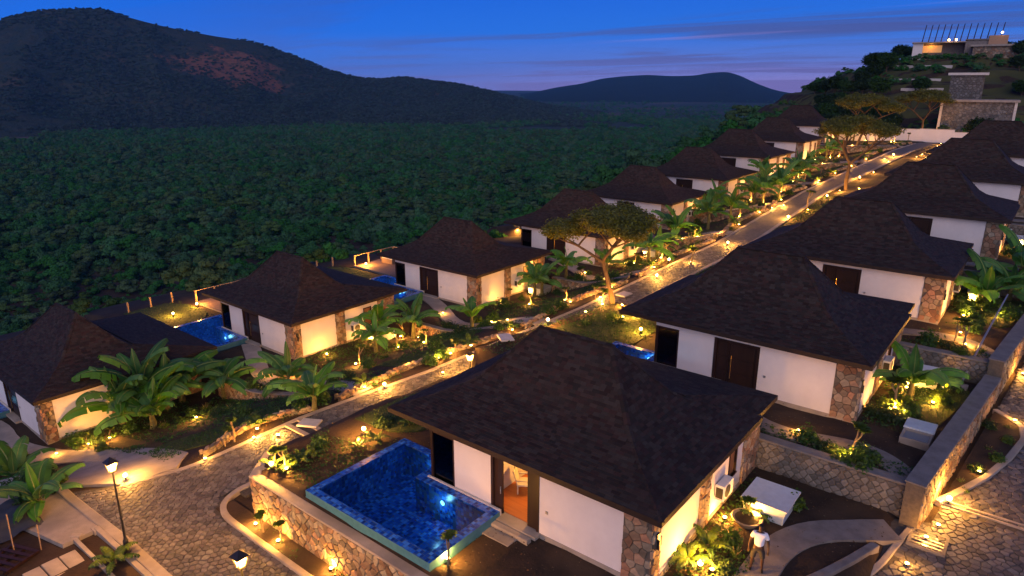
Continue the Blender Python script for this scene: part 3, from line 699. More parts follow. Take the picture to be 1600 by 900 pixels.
def shingle_list():
    r = random.Random(5); out = []
    # rows spaced evenly along the slope
    ds = [0.0]; step = .135
    while ds[-1] < 4.32:
        d = ds[-1]; sl = (prof(min(d+.05,4.35))-prof(d))/.05; ds.append(d + step/math.sqrt(1+sl*sl))
    for side in 'frlb':
        for i in range(len(ds)-1):
            d0_, d1_ = ds[i]-(.03 if i == 0 else 0), min(ds[i+1]+.03, 4.35); a0, a1 = roof_span(side, max(d0_,0)); b0, b1 = roof_span(side, d1_)
            if side in 'rl': pass
            s = a0 + r.random()*.3 - .3
            while s < a1:
                w = .20 + r.random()*.12; s0, s1 = max(s, a0), min(s+w-.008, a1); s += w
                if s1-s0 < .03: continue
                u0, u1 = min(max(s0, b0), b1), max(min(s1, b1), b0)
                q = [roof_pt(side,s0,max(d0_,0)), roof_pt(side,s1,max(d0_,0)), roof_pt(side,u1,d1_), roof_pt(side,u0,d1_)]
                if d0_ < 0: q[0] = tuple(np.array(q[0]) + (np.array(q[0])-np.array(q[3]))*.18); q[1] = tuple(np.array(q[1]) + (np.array(q[1])-np.array(q[2]))*.18)
                out.append((side, s0, d0_, one_shingle(*q, .012+.012*r.random())))
    for side, dmax, sl in (('b', AY1-AY0, .225), ('r', AH, .43), ('l', AH, .43)):
        d = 0.0
        while d < dmax-.05:
            e = min(d+.135/math.sqrt(1+sl*sl)+.03, dmax)
            def span(q): return (AX0+q*AH/(AY1-AY0), AX1-q*AH/(AY1-AY0)) if side == 'b' else (AY0, AY1-q*(AY1-AY0)/AH)
            (a0, a1), (b0, b1) = span(d), span(e); sv = a0 - r.random()*.3
            while sv < a1:
                w = .20+r.random()*.12; s0, s1 = max(sv,a0), min(sv+w-.008,a1); sv += w
                if s1-s0 < .03: continue
                u0, u1 = min(max(s0,b0),b1), max(min(s1,b1),b0)
                out.append(('a', s0, d, one_shingle(annex_pt(side,s0,d), annex_pt(side,s1,d), annex_pt(side,u1,e), annex_pt(side,u0,e), .012+.010*r.random())))
            d = e-.03
    return out
SH = shingle_list()
def shingles_mesh(skip=None):
    b = MB()
    for i, (sd_, s, d, (vs, fs)) in enumerate(SH):
        if skip and i in skip: continue
        b.add(vs, fs)
    return b.mesh('shingles', MT['shingle'])
def caps():
    b = MB(); r = random.Random(2)
    def run(pa, pb, n):
        pa, pb = Vector(pa), Vector(pb)
        d = (pb-pa); sidev = d.cross(Vector((0,0,1))).normalized()*.12
        for i in range(n):
            a = pa + d*(i/n); c = pa + d*((i+1.15)/n); lift = Vector((0,0,.035)); 
            b.add([a-sidev-Vector((0,0,.03)), a+lift, a+sidev-Vector((0,0,.03)), c-sidev-Vector((0,0,.05)), c+lift*.4, c+sidev-Vector((0,0,.05))], [(0,1,4,3),(1,2,5,4),(0,2,1)])
    for sx, sy in ((0,0),(1,0),(1,1),(0,1)):
        pts = []
        for d, z in PROF: pts.append((ROOF_X0+d*KX if not sx else ROOF_X1-d*KX, ROOF_Y0+d if not sy else ROOF_Y1-d, EH+z))
        for a, c in zip(pts[:-1], pts[1:]): run(a, c, max(2, int(math.dist(a,c)/.22)))
    run((ROOF_X0+4.45, 3.95, EH+3.3), (ROOF_X1-4.45, 3.95, EH+3.3), 15)
    return b.mesh('hip_cap', MT['shingle'])
def pillar_core(w, d, h): return MB().box(0, w, 0, d, 0, h).mesh('stone_pillar', MT['mortar'])
def pillar_stones(key, x0, x1, y0, y1, h, faces, parent, single):
    """stone facing on the -Y face (f) and the +X face (r) of a pillar box"""
    def make():
        out = []; r = random.Random(sum(map(ord, key))); mp = {'f': lambda u,v,w: (u, y0-w, v), 'r': lambda u,v,w: (x1+w, u, v), 'l': lambda u,v,w: (x0-w, u, v), 'b': lambda u,v,w: (u, y1+w, v)}
        for fc in faces:
            u0, u1 = (x0, x1) if fc in 'fb' else (y0, y1)
            for p in cells(u0, u1, 0, h, .30, .27, .75, r):
                vs, fs, c = stone_geo(p, .012, .03+.02*r.random(), .014, ((r.random()-.5)*.1,(r.random()-.5)*.1))
                V = [mp[fc](*q) for q in vs]
                if fc in 'lb' or fc == 'f': pass
                b = MB(); o = mp[fc](c[0], c[1], 0); b.add([(q[0]-o[0],q[1]-o[1],q[2]-o[2]) for q in V], fs); out.append((b, o))
        return out
    st = cached(('ps',key), make)
    if single:
        ms = cached(('psm',key), lambda: [b.mesh('stone', MT['pillar_stone']) for b, o in st])
        for me, (b, o) in zip(ms, st): ob('stone', me, parent, o)
    else:
        def joined():
            j = MB()
            for b, o in st: j.add([(v[0]+o[0],v[1]+o[1],v[2]+o[2]) for v in b.v], b.f)
            return j.mesh('stones', MT['pillar_stone'])
        ob('stones', cached(('psj',key), joined), parent, kind='stuff')
PILL = [('corner', -1.02, 0.02, -.02, .62, 2.8, 'fr'), ('mid', -.25, .05, 3.65, 4.5, 2.8, 'fr'), ('end', -.6, .05, 7.75, 9.45, 2.75, 'fr')]
def part(name, b, m, parent, key=None, **k):
    me = cached(('part',key), lambda: b().mesh(name, m)) if key else b.mesh(name, m)
    return ob(name, me, parent, **k)
def villa(loc, label, near, door='closed', single_shingles=False, lit=False, arch=False):
    v = thing('villa', label, 'villa', loc, group='villas in two rows along the street')
    H = 2.82
    bx = lambda *a: (lambda: MB().box(*a))
    # walls as real slabs with openings between them
    part('wall', bx(-8.5,-6.62,0,.2,.12,H), MT['plaster'], v, 'w1'); part('wall', bx(-4.38,-1.02,0,.2,.12,H), MT['plaster'], v, 'w2')
    part('wall', lambda: MB().box(-.2,0,.62,3.65,.12,H), MT['plaster'], v, 'w3'); part('wall', lambda: MB().box(-.2,0,4.5,6.3,.12,H).box(-.2,0,6.3,7.1,.12,.9).box(-.2,0,6.3,7.1,2.3,H).box(-.2,0,7.1,7.75,.12,H), MT['plaster'], v, 'w4')
    part('wall', lambda: MB().box(-9.8,-.6,9.25,9.45,.12,2.75), MT['plaster'], v, 'w5'); part('wall', lambda: MB().box(-9.8,-9.6,5.0,9.25,.12,H), MT['plaster'], v, 'w6')
    part('lintel', lambda: MB().box(-9.8,-8.5,.02,.2,2.42,H), MT['plaster'], v, 'w7'); part('lintel', lambda: MB().box(-6.62,-4.38,.02,.2,2.5,H), MT['plaster'], v, 'w8')
    part('plinth', lambda: MB().box(-9.85,.03,-.03,9.48,-.9,.12), MT['concrete'], v, 'pl')
    part('floor', lambda: MB().box(-9.6,-.2,.2,9.25,.12,.14), MT['floor_wood'], v, 'fl'); part('ceiling', lambda: MB().box(-9.8,-.0,.0,9.4,H,H+.02), MT['plaster'], v, 'ce')
    part('partition', lambda: MB().box(-7.2,-7.1,.25,4.6,.14,H-.01).box(-3.3,-3.15,.2,4.6,.14,H-.01).box(-8.2,-3.15,4.6,4.75,.14,H-.01), MT['plaster'], v, 'pa')
    for key, x0, x1, y0, y1, h, fc in PILL:
        p = ob('stone_pillar', cached(('pc',key), lambda: MB().box(x0,x1-.01,y0+.01,y1,-.6,h).mesh('stone_pillar', MT['mortar'])), v)
        pillar_stones(key, x0, x1, y0, y1, h, fc, p, near)
    # picture window at the pool end
    w = part('window', lambda: MB().box(-9.8,-9.68,.0,.14,.12,2.42).box(-8.58,-8.5,.0,.14,.12,2.42).box(-9.68,-8.58,.02,.12,2.34,2.42).box(-9.68,-8.58,.02,.12,.12,.2).box(-9.8,-9.68,4.88,5.0,.12,2.6).box(-9.78,-9.7,.14,4.88,.12,.2).box(-9.78,-9.7,.14,4.88,2.34,2.44).box(-9.78,-9.7,2.46,2.54,.2,2.34), MT['dark_wood'], v, 'wf')
    ob('pane', cached('pn1', lambda: MB().box(-9.68,-8.58,.06,.075,.2,2.34).mesh('pane', MT['glass'])), w)
    for a_, c_ in ((.14,2.46),(2.54,4.88)): ob('pane', cached(('pn2',a_), lambda: MB().box(-9.75,-9.735,a_,c_,.2,2.34).mesh('pane', MT['glass'])), w)
    # door
    if door == 'open':
        d = part('door', MB().box(-6.62,-6.5,-.02,.22,.12,2.5).box(-4.5,-4.38,-.02,.22,.12,2.5).box(-6.5,-4.5,-.02,.22,2.42,2.5), MT['dark_wood'], v)
        ob('door_leaf', MB().box(-6.5,-6.1,.05,.11,.14,2.42).mesh('door_leaf', MT['dark_wood']), d); ob('door_leaf', MB().box(-4.95,-4.5,.05,.11,.14,2.42).mesh('door_leaf', MT['dark_wood']), d)
        ob('handle', MB().tube([(-6.16,.0,1.0),(-6.16,.0,1.3)], .02, 6).mesh('handle', MT['metal_grey']), d)
    else:
        def fr(): return MB().box(-6.62,-6.48,-.025,.22,.12,2.5).box(-4.52,-4.38,-.025,.22,.12,2.5).box(-6.48,-4.52,-.025,.22,2.4,2.5)
        d = part('door', fr, MT['dark_wood'], v, 'dfr')
        gp = .10 if door == 'ajar' else 0
        def leaf(x0, x1):
            b = MB().box(x0,x1,.06,.12,.13,2.4); n = 3
            for i in range(n):
                z0 = .22+i*.73; b.bev(x0+.1,x1-.1,.035,.06,z0,z0+.62,.0)
            return b
        for a_, c_ in ((-6.47,-5.86-gp),(-5.84,-4.53)): ob('door_leaf', cached(('dl',a_,c_), lambda: leaf(a_,c_).mesh('door_leaf', MT['dark_wood'])), d)
        ob('handle', cached('dh', lambda: MB().tube([(-5.72,-.01,.55),(-5.72,-.01,1.75)], .022, 6).tube([(-5.72,-.01,.7),(-5.72,.06,.7)], .015, 5).tube([(-5.72,-.01,1.6),(-5.72,.06,1.6)], .015, 5).mesh('handle', MT['brass'])), d)
    # narrow side window with wooden louvre
    w2 = part('window', lambda: MB().box(-.16,.03,6.3,6.38,.9,2.3).box(-.16,.03,7.02,7.1,.9,2.3).box(-.16,.03,6.38,7.02,2.22,2.3).box(-.16,.06,6.24,7.16,.84,.9), MT['dark_wood'], v, 'w2f')
    ob('shutter', cached('sh', lambda: (lambda b: [b.box(-.1,-.06,6.38,7.02,.93+i*.1,1.0+i*.1) for i in range(13)] and b)(MB().box(-.07,-.05,6.38,7.02,.9,2.22)).mesh('shutter', MT['warm_wood'])), w2)
    part('threshold', lambda: MB().box(-6.7,-4.3,-.35,.0,.0,.13), MT['concrete'], v, 'th')
    part('outlet', lambda: MB().box(-4.1,-4.0,-.03,.0,1.05,1.15), MT['metal_grey'], v, 'ou')
    part('wall_lamp', lambda: MB().box(.05,.12,.18,.34,1.75,2.0).box(.06,.16,.24,.28,1.4,1.75), MT['metal_black'], v, 'wl')
    # roof
    rf = ob('roof', cached('roof', roof_base), v); ob('fascia', cached('fascia', fascia), rf); ob('hip_cap', cached('caps', caps), rf)
    ar = ob('annex_roof', cached('annex', annex_roof), v); ob('fascia', cached('anf', annex_fascia), ar)
    if single_shingles:
        order = sorted(range(len(SH)), key=lambda i: (SH[i][0] not in 'fr', (SH[i][3][0][0][0]+7.5+loc[0])**2 + 0*1 + (SH[i][3][0][0][0]+loc[0])**2*0 + (SH[i][3][0][0][1]+loc[1]-14)**2))
        order = sorted(range(len(SH)), key=lambda i: math.dist(SH[i][3][0][0], (-loc[0], -loc[1], CAMH-loc[2])))[:300]; sk = set(order)
        for i in order:
            vs, fs = SH[i][3]; o = vs[0]; b = MB(); b.add([(p[0]-o[0],p[1]-o[1],p[2]-o[2]) for p in vs], fs); ob('shingle', b.mesh('shingle', MT['shingle']), rf, o)
        ob('shingles', shingles_mesh(sk), rf, kind='stuff')
    else: ob('shingles', cached('shj', shingles_mesh), rf, kind='stuff')
    return v
ORD = ['first','second','third','fourth','fifth','sixth','seventh','eighth','ninth']
for i, p in enumerate(LP):
    lab = ['white villa behind the big banana clump, lowest of the valley-side row', 'white villa with double palms at its corner, second up the valley-side row', 'third villa up the valley-side row, with white walls and stone corner'][i] if i < 3 else \
        ('white villa behind the umbrella acacia, fourth up the valley-side row' if i == 3 else 'white hip-roofed villa, %s up the valley-side row' % ORD[i])
    if i == 1: lab = 'white villa with narrow deck and pool, second up the valley-side row'
    villa(p, lab, i < 2, 'ajar' if i in (0,1) else 'closed')
for i, p in enumerate(RP):
    lab = 'villa with open lit doorway and deep blue tiled pool on stone terrace' if i == 0 else 'white villa with dark double door, second up the hill-side row' if i == 1 else 'dark-roofed villa, %s up the hill-side row' % ORD[i]
    villa(p, lab, i < 2, 'open' if i == 0 else 'closed', single_shingles=(i == 0))

# ------------------------------------------------------------------ where things are, in words
def where(x, y, short=False):
    best = None
    for row, P in (('valley-side', LP), ('hill-side', RP)):
        for i, p in enumerate(P):
            d = abs((y-(p[1]+4))) + (0 if (row == 'valley-side') == (x < (float(XL(y))+float(XR(y)))/2) else 60)
            if best is None or d < best[0]: best = (d, i, row)
    d, i, row = best; v = 'the %s %s villa' % (ORD[i], row); ox, oy, oz = (LP if row == 'valley-side' else RP)[i]
    if short: return v
    if row == 'valley-side':
        if x < ox-9.5: return 'beside the pool of ' + v
        if x > float(XL(y))-2.0: return 'by the street edging before ' + v
        if 0 <= y-LB[i] < 2.2 and i: return 'above the terrace wall of ' + v
        if x < ox+2.2 and y > oy-.3: return 'against the side wall of ' + v
        if 0 < LB[i+1]-y < 2.6: return 'below the terrace wall behind ' + v
        return 'on the lawn beside ' + v if y > oy else 'by the front path of ' + v
    if y < 13.2: return 'at the foot of the pool wall'
    if x > float(WX(y)) and y > 20: return 'along the side street before ' + v
    if x < ox-9.5: return 'on the street side of ' + v
    if x < ox+2.0 and y > oy-.2: return 'against the side wall of ' + v
    if y < oy: return 'in front of ' + v
    return 'between the long wall and ' + v
# ------------------------------------------------------------------ stone walls
def stone_wall(name, label, p0, p1, zb, zt, thick, side, stone='wall_stone', single=False, du=.42, dv=.26, jit=.75, cop=.0, cw=None, seed=1, cap_mat='concrete', grp=None):
    """wall along p0-p1; side=+1 puts the facing on the left of the run, -1 on the right; zb, zt = f(distance)"""
    d = Vector((p1[0]-p0[0], p1[1]-p0[1])); Ln = d.length; d /= Ln; nv = Vector((-d.y, d.x))*side; r = random.Random(seed)
    zb_ = zb if callable(zb) else (lambda u: zb); zt_ = zt if callable(zt) else (lambda u: zt)
    w = thing(name, label, 'wall', (p0[0], p0[1], zb_(0)), group=grp); oz = zb_(0)
    us = np.linspace(0, Ln, max(2, int(Ln/1.0)+1)); b = MB(); rows = []
    for u in us:
        c = d*u; back = c - nv*thick
        rows.append([(c.x,c.y,zb_(u)-.5-oz),(c.x,c.y,zt_(u)-oz),(back.x,back.y,zt_(u)-oz),(back.x,back.y,zb_(u)-.5-oz)])
    b.add([p for q in rows for p in q], [(i*4+j,i*4+(j+1)%4,(i+1)*4+(j+1)%4,(i+1)*4+j) for i in range(len(us)-1) for j in range(4)] + [(0,1,2,3), tuple(range(len(us)*4-4, len(us)*4))])
    ob('core', b.mesh('core', MT['mortar']), w)
    if cop:
        b = MB(); rows = []; ov = .05
        for u in us:
            c = d*u + nv*ov; back = d*u - nv*(thick+ov); z0 = zt_(u)-oz+.003; z1 = z0+cop
            jx = (r.random()-.5)*.02
            rows.append([(c.x,c.y,z0),(c.x,c.y,z1-.02),(c.x-nv.x*.03,c.y-nv.y*.03,z1+jx),(back.x,back.y,z1+jx),(back.x,back.y,z0)])
        b.add([p for q in rows for p in q], [(i*5+j,i*5+(j+1)%5,(i+1)*5+(j+1)%5,(i+1)*5+j) for i in range(len(us)-1) for j in range(5)] + [(0,1,2,3,4), tuple(range(len(us)*5-5, len(us)*5))])
        ob('coping', b.mesh('coping', MT[cap_mat]), w)
    lo = min(zb_(u) for u in us); hi = max(zt_(u) for u in us)
    cs = cells(0, Ln, lo, hi, du, dv, jit, r, lambda u, v: zb_(u)-.05 < v < zt_(u)+.02)
    j = MB(); n = 0
    for p in cs:
        cu = sum(q[0] for q in p)/len(p); t0 = zt_(cu); sl = (zt_(min(cu+.3,Ln))-zt_(max(cu-.3,0)))/.6
        p = clip_half(p, -sl, 1, t0-sl*cu-.01)
        if len(p) < 3: continue
        vs, fs, c = stone_geo(p, .018, .035+.04*r.random(), .03, ((r.random()-.5)*.12,(r.random()-.5)*.12))
        V = [(d.x*u+nv.x*ww, d.y*u+nv.y*ww, v-oz) for u,v,ww in vs]; o = (d.x*c[0], d.y*c[0], c[1]-oz)
        if single and n < 300:
            bb = MB(); bb.add([(q[0]-o[0],q[1]-o[1],q[2]-o[2]) for q in V], fs); ob('stone', bb.mesh('stone', MT[stone]), w, o); n += 1
        else: j.add(V, fs)
    if j.v: ob('stones', j.mesh('stones', MT[stone]), w, kind='stuff')
    return w
zf = lambda x: zs(12.5)+0*x
stone_wall('retaining_wall', 'golden-lit rubble stone wall under the deep blue pool terrace', (-24.3,12.8), (-4.5,12.8), lambda u: float(zs(12.5))-.02, lambda u: -.22, .5, -1, single=True, cop=.07, seed=4, du=.40, dv=.22)
stone_wall('retaining_wall', 'short curved stone corner of the pool terrace beside the forecourt', (-25.5,14.3), (-24.3,12.82), lambda u: float(zs(13))-.02, lambda u: -.26, .45, -1, single=True, cop=.09, seed=5, du=.40, dv=.22)
for i in range(1, 5):
    y = RB[i]; zl, zh = RP[i-1][2]-.05, RP[i][2]+.12
    stone_wall('retaining_wall', 'grey block retaining wall below the front path of the %s hill-side villa' % ORD[i], (RP[i][0]-9, y), (float(WX(y))-.2, y), zl, zh, .4, -1, 'grey_stone', single=(i==1), du=.34, dv=.2, jit=.45, cop=.09, seed=20+i, cap_mat='concrete_dark')
for i in range(1, 4):
    y0, y1 = RB[i]-.4, min(RB[i+1], 62)-.45; zt = RP[i][2]+.45
    stone_wall('garden_wall', 'long rubble stone wall with broad flat top, outer side of the %s hill-side garden' % ORD[i], (float(WX(y0)), y0), (float(WX(y1)), y1), lambda u, y0=y0: float(zrs(y0+u))-.05, lambda u, zt=zt, y0=y0: zt + .012*u, .6, -1, 'wall_stone', single=(i==1), cop=.06, seed=30+i, du=.36, dv=.22, cap_mat='concrete_dark')
def Gl(x, y): return float(G(x, y))
for k in range(1, 9):
    y = LB[k]; xa, xb = LP[k][0]-1.5, float(XL(y))-.9
    stone_wall('retaining_wall', 'low stone terrace wall below the front path of the %s valley-side villa' % ORD[k], (xa, y), (xb, y), lambda u, xa=xa, y=y: Gl(xa+u, y-.1)-.05, lambda u, xa=xa, y=y: Gl(xa+u, y+.8)+.12, .35, -1, 'wall_stone', single=(k in (1,2)), du=.36, dv=.2, jit=.6, cop=.07, seed=40+k, cap_mat='concrete_dark')
# rough stone edging between the street and the valley-side gardens
for k in range(0, 9):
    y0 = max(LB[k]+.6, 13.9); y1 = min(LB[k+1]-.9, 131); r = random.Random(60+k)
    w = thing('stone_edging', 'low rough stone edging along the street at the %s valley-side garden' % ORD[k], 'stone edging', (float(XL(y0))-.7, y0, Gl(float(XL(y0))-.7, y0)))
    off = w.location.copy(); j = MB(); n = 0
    def path_pt(u):
        y = y0+u; wob = .45 + .9*math.sin(math.pi*min(1,u/max(1,(y1-y0))))**1.5
        return float(XL(y))-wob, y
    rows = []
    for u in np.linspace(0, y1-y0, int((y1-y0)/.5)+1):
        x, y = path_pt(u); z = Gl(x,y); rows.append([(x-.2,y,z-.3),(x-.2,y,z+.18),(x+.15,y,z+.18),(x+.15,y,z-.5)])
    b = MB(); b.add([(p[0]-off.x,p[1]-off.y,p[2]-off.z) for q in rows for p in q], [(i*4+jj,i*4+jj+1,(i+1)*4+jj+1,(i+1)*4+jj) for i in range(len(rows)-1) for jj in range(3)]); ob('core', b.mesh('core', MT['mortar']), w)
    for (lay, v0, v1, up) in (('t', -.24, .2, 0), ('s', -.1, .3, 1)):
        for p in cells(0, y1-y0, v0, v1, .34, .24 if lay == 't' else .2, .8, r):
            vs, fs, c = stone_geo(p, .015, .05+.05*r.random(), .04, ((r.random()-.5)*.3,(r.random()-.5)*.3)); V = []
            for u, v, ww in vs:
                x, y = path_pt(max(0,min(u,y1-y0))); z = Gl(x, y)
                V.append((x+v, y, z+.18+ww) if lay == 't' else (x+.15+ww, y, z-.1+v*.8))
            o = V[0]
            if k in (0,1) and n < 300 and lay == 't':
                bb = MB(); bb.add([(q[0]-o[0],q[1]-o[1],q[2]-o[2]) for q in V], fs); ob('stone', bb.mesh('stone', MT['wall_stone']), w, (o[0]-off.x,o[1]-off.y,o[2]-off.z)); n += 1
            else: j.add([(q[0]-off.x,q[1]-off.y,q[2]-off.z) for q in V], fs)
    ob('stones', j.mesh('stones', MT['wall_stone']), w, kind='stuff')

# ------------------------------------------------------------------ pads: paths, lawns, aprons that follow the ground
from mathutils.geometry import delaunay_2d_cdt
def inside_poly(x, y, P):
    c = False; n = len(P)
    for i in range(n):
        (x1,y1),(x2,y2) = P[i], P[i-1]
        if (y1 > y) != (y2 > y) and x < (x2-x1)*(y-y1)/(y2-y1)+x1: c = not c
    return c
def pad(name, poly, m, dz=.06, step=.6, thick=.2, kind='structure', zf=None, smooth=0, **kw):
    zf = zf or g
    if smooth: poly = smooth_poly(list(poly)+[poly[0]], smooth)[:-1]
    bd = dense(list(poly)+[poly[0]], step)[:-1]; n = len(bd)
    xs_ = [p[0] for p in bd]; ys_ = [p[1] for p in bd]; pts = [Vector(p) for p in bd]
    for x in np.arange(min(xs_), max(xs_), step):
        for y in np.arange(min(ys_), max(ys_), step):
            if inside_poly(x, y, bd) and min((x-p[0])**2+(y-p[1])**2 for p in bd) > (step*.4)**2: pts.append(Vector((x,y)))
    v, e, f, *_ = delaunay_2d_cdt(pts, [(i,(i+1)%n) for i in range(n)], [], 1, 1e-5)
    b = MB(); b.add([(p.x,p.y,zf(p.x,p.y)+dz) for p in v], [tuple(q) for q in f])
    top = [(p[0],p[1],zf(*p)+dz) for p in bd]; b.add(top+[(x,y,z-thick) for x,y,z in top], [(i,(i+1)%n,n+(i+1)%n,n+i) for i in range(n)])
    return ob(name, b.mesh(name, m), kind=kind, **kw)
def pxpoly(pts): return [pg(*p)[:2] for p in pts]
def path(pts, w, m='concrete', dz=.07, zf=None, name='path', smooth=2):
    pts = smooth_poly(pts, smooth); L_, R_ = [], []
    for i, p in enumerate(pts):
        a = pts[max(i-1,0)]; c = pts[min(i+1,len(pts)-1)]; d = Vector((c[0]-a[0],c[1]-a[1])).normalized(); n = Vector((-d.y,d.x))*w/2
        L_.append((p[0]+n.x,p[1]+n.y)); R_.append((p[0]-n.x,p[1]-n.y))
    return pad(name, L_+R_[::-1], MT[m], dz, .5, zf=zf)
grass_q = []
def lawn(poly, dens=70, step=.6):
    pad('lawn', poly, MT['lawn'], .05, step, smooth=1)
    xs_ = [p[0] for p in poly]; ys_ = [p[1] for p in poly]; A = (max(xs_)-min(xs_))*(max(ys_)-min(ys_)); n = int(A*dens)
    x = min(xs_)+RN.random(n)*(max(xs_)-min(xs_)); y = min(ys_)+RN.random(n)*(max(ys_)-min(ys_)); ok = np.array([inside_poly(a,c,poly) for a, c in zip(x,y)])
    x, y = x[ok], y[ok]; z = G(x,y)+.04; n = len(x); ang = RN.random(n)*6.283; h = .05+.06*RN.random(n); w = .016
    dx, dy = np.cos(ang)*w, np.sin(ang)*w; lx, ly = (RN.random(n)-.5)*.07, (RN.random(n)-.5)*.07
    grass_q.append(np.stack([np.stack([x-dx,y-dy,z],1), np.stack([x+dx,y+dy,z],1), np.stack([x+dx*.3+lx,y+dy*.3+ly,z+h],1), np.stack([x-dx*.3+lx,y-dy*.3+ly,z+h],1)], 1))
# valley-side gardens
for k in range(9):
    ox, oy, oz = LP[k]; y0 = max(LB[k], 9.2)+.4; y1 = min(LB[k+1], oy+11.5)-.5
    xl = lambda y: float(XL(y))-1.6
    # lawn strip between house and edging
    ly0, ly1 = (oy+.5 if k else 12.8), y1-1.2
    row = np.linspace(ly0, ly1, 7)
    lawn([(xl(y)-.1-.35*math.sin(i*2.1+k), y) for i, y in enumerate(row)] + [(xl(y)-(2.4 if k<3 else 1.8)-.7*math.sin(i*1.3+k), y) for i, y in enumerate(row)][::-1], dens=(90 if k < 4 else 40))
    # front path from the street along the front wall to the door
    if k: path([(float(XL(y0+1.6))-.1, y0+1.7), (ox+4.2, y0+1.9), (ox+1.2, y0+1.4), (ox-2.5, oy-1.7), (ox-5.5, oy-.3)], 1.25)
path([(-52,8.6),(-48.5,9.6),(-45.2,9.2),(-42.0,10.3),(-39.3,11.9),(-37.0,12.0)], 1.7)
pad('apron', [(-38.3,11.0),(-36.6,13.2),(-34.5,13.4),(-31.8,13.7),(-30.8,12.6),(-31.5,10.6),(-33.9,9.0),(-36.0,8.75),(-37.4,9.6)], MT['concrete'], .06, .6, thick=.7)
pad('concrete_platform', [(-38.5,4.6),(-37.2,8.6),(-34.2,8.42),(-28.9,8.42),(-28.9,7.0),(-33.0,6.3),(-35.4,4.6)], MT['concrete'], .08, .7, zf=lambda x,y: float(zs(8))-.07*max(-27-x,0))
# hill-side gardens
for k in range(1, 5):
    ox, oy, oz = RP[k]; y0 = RB[k]; y1 = RB[k+1]
    lawn([(ox+2.0,oy+2.0),(ox+1.8,oy+5.0),(ox+1.7,y1-1.2),(float(WX(y1))-.9,y1-1.0),(float(WX(oy+4))-.9,oy+4.2),(float(WX(oy+1))-1.1,oy+1.4)], dens=90 if k == 1 else 50)
    path([(ox-6.5,oy-.4),(ox-4.6,oy-2.0),(ox-2.2,oy-3.0),(ox+.3,oy-2.2),(ox+1.6,oy-2.3),(ox+2.9,oy-3.6),(float(WX(y0))-.7,y0+.55)], 1.0, 'concrete_dark')
    lawn([(ox-15.5,oy+1),(ox-12.3,oy+1.2),(ox-12.3,oy+6.5),(float(XR(oy+7))+1.4,oy+7),(float(XR(oy+3))+1.4,oy+3),(float(XR(oy))+1.6,oy-.5)], dens=40)
lawn([(-24.6,18.6),(-21.6,18.9),(-20.6,22.0),(-20.8,25),(-23.6,25),(-24.6,22)], dens=70)
# winding path round the soil island where the man stands, and the door steps
def ramp_z(x, y): return -.02 - .10*float(sstep(-3.6, -2.2, np.array(x)))
path([(-5.6,17.6),(-5.45,19.8),(-5.45,21.6),(-4.75,23.4),(-3.3,24.6),(-2.45,25.4)], 1.15, 'concrete_dark', .06, zf=ramp_z)
kerb('kerb', dense(smooth_poly([(-4.2,20.2),(-3.4,22.0),(-2.75,24.0)]),.3), .3, .14, MT['concrete_dark'], ramp_z)
def xs_steps():
    s = thing('door_steps', 'pale concrete steps curving down from the open lit doorway', 'steps', (-13.4,16.6,0))
    for i, (y0, y1, x0, x1, z) in enumerate(((-.22,.02,-1.15,1.0,.10),(-.75,-.23,-1.15,.55,-.02),(-1.3,-.76,-1.15,.55,-.14))):
        ob('step', MB().bev(x0,x1,y0,y1,-.5,z,.02).mesh('step', MT['concrete']), s)
    c = [(-1.15,-1.31),(.55,-1.31),(1.0,-2.4),(2.1,-3.6),(.9,-4.0),(-.5,-3.0),(-1.25,-2.0)]
    ob('landing', MB().prism(c, -.6, -.22).mesh('landing', MT['concrete']), s)
xs_steps()

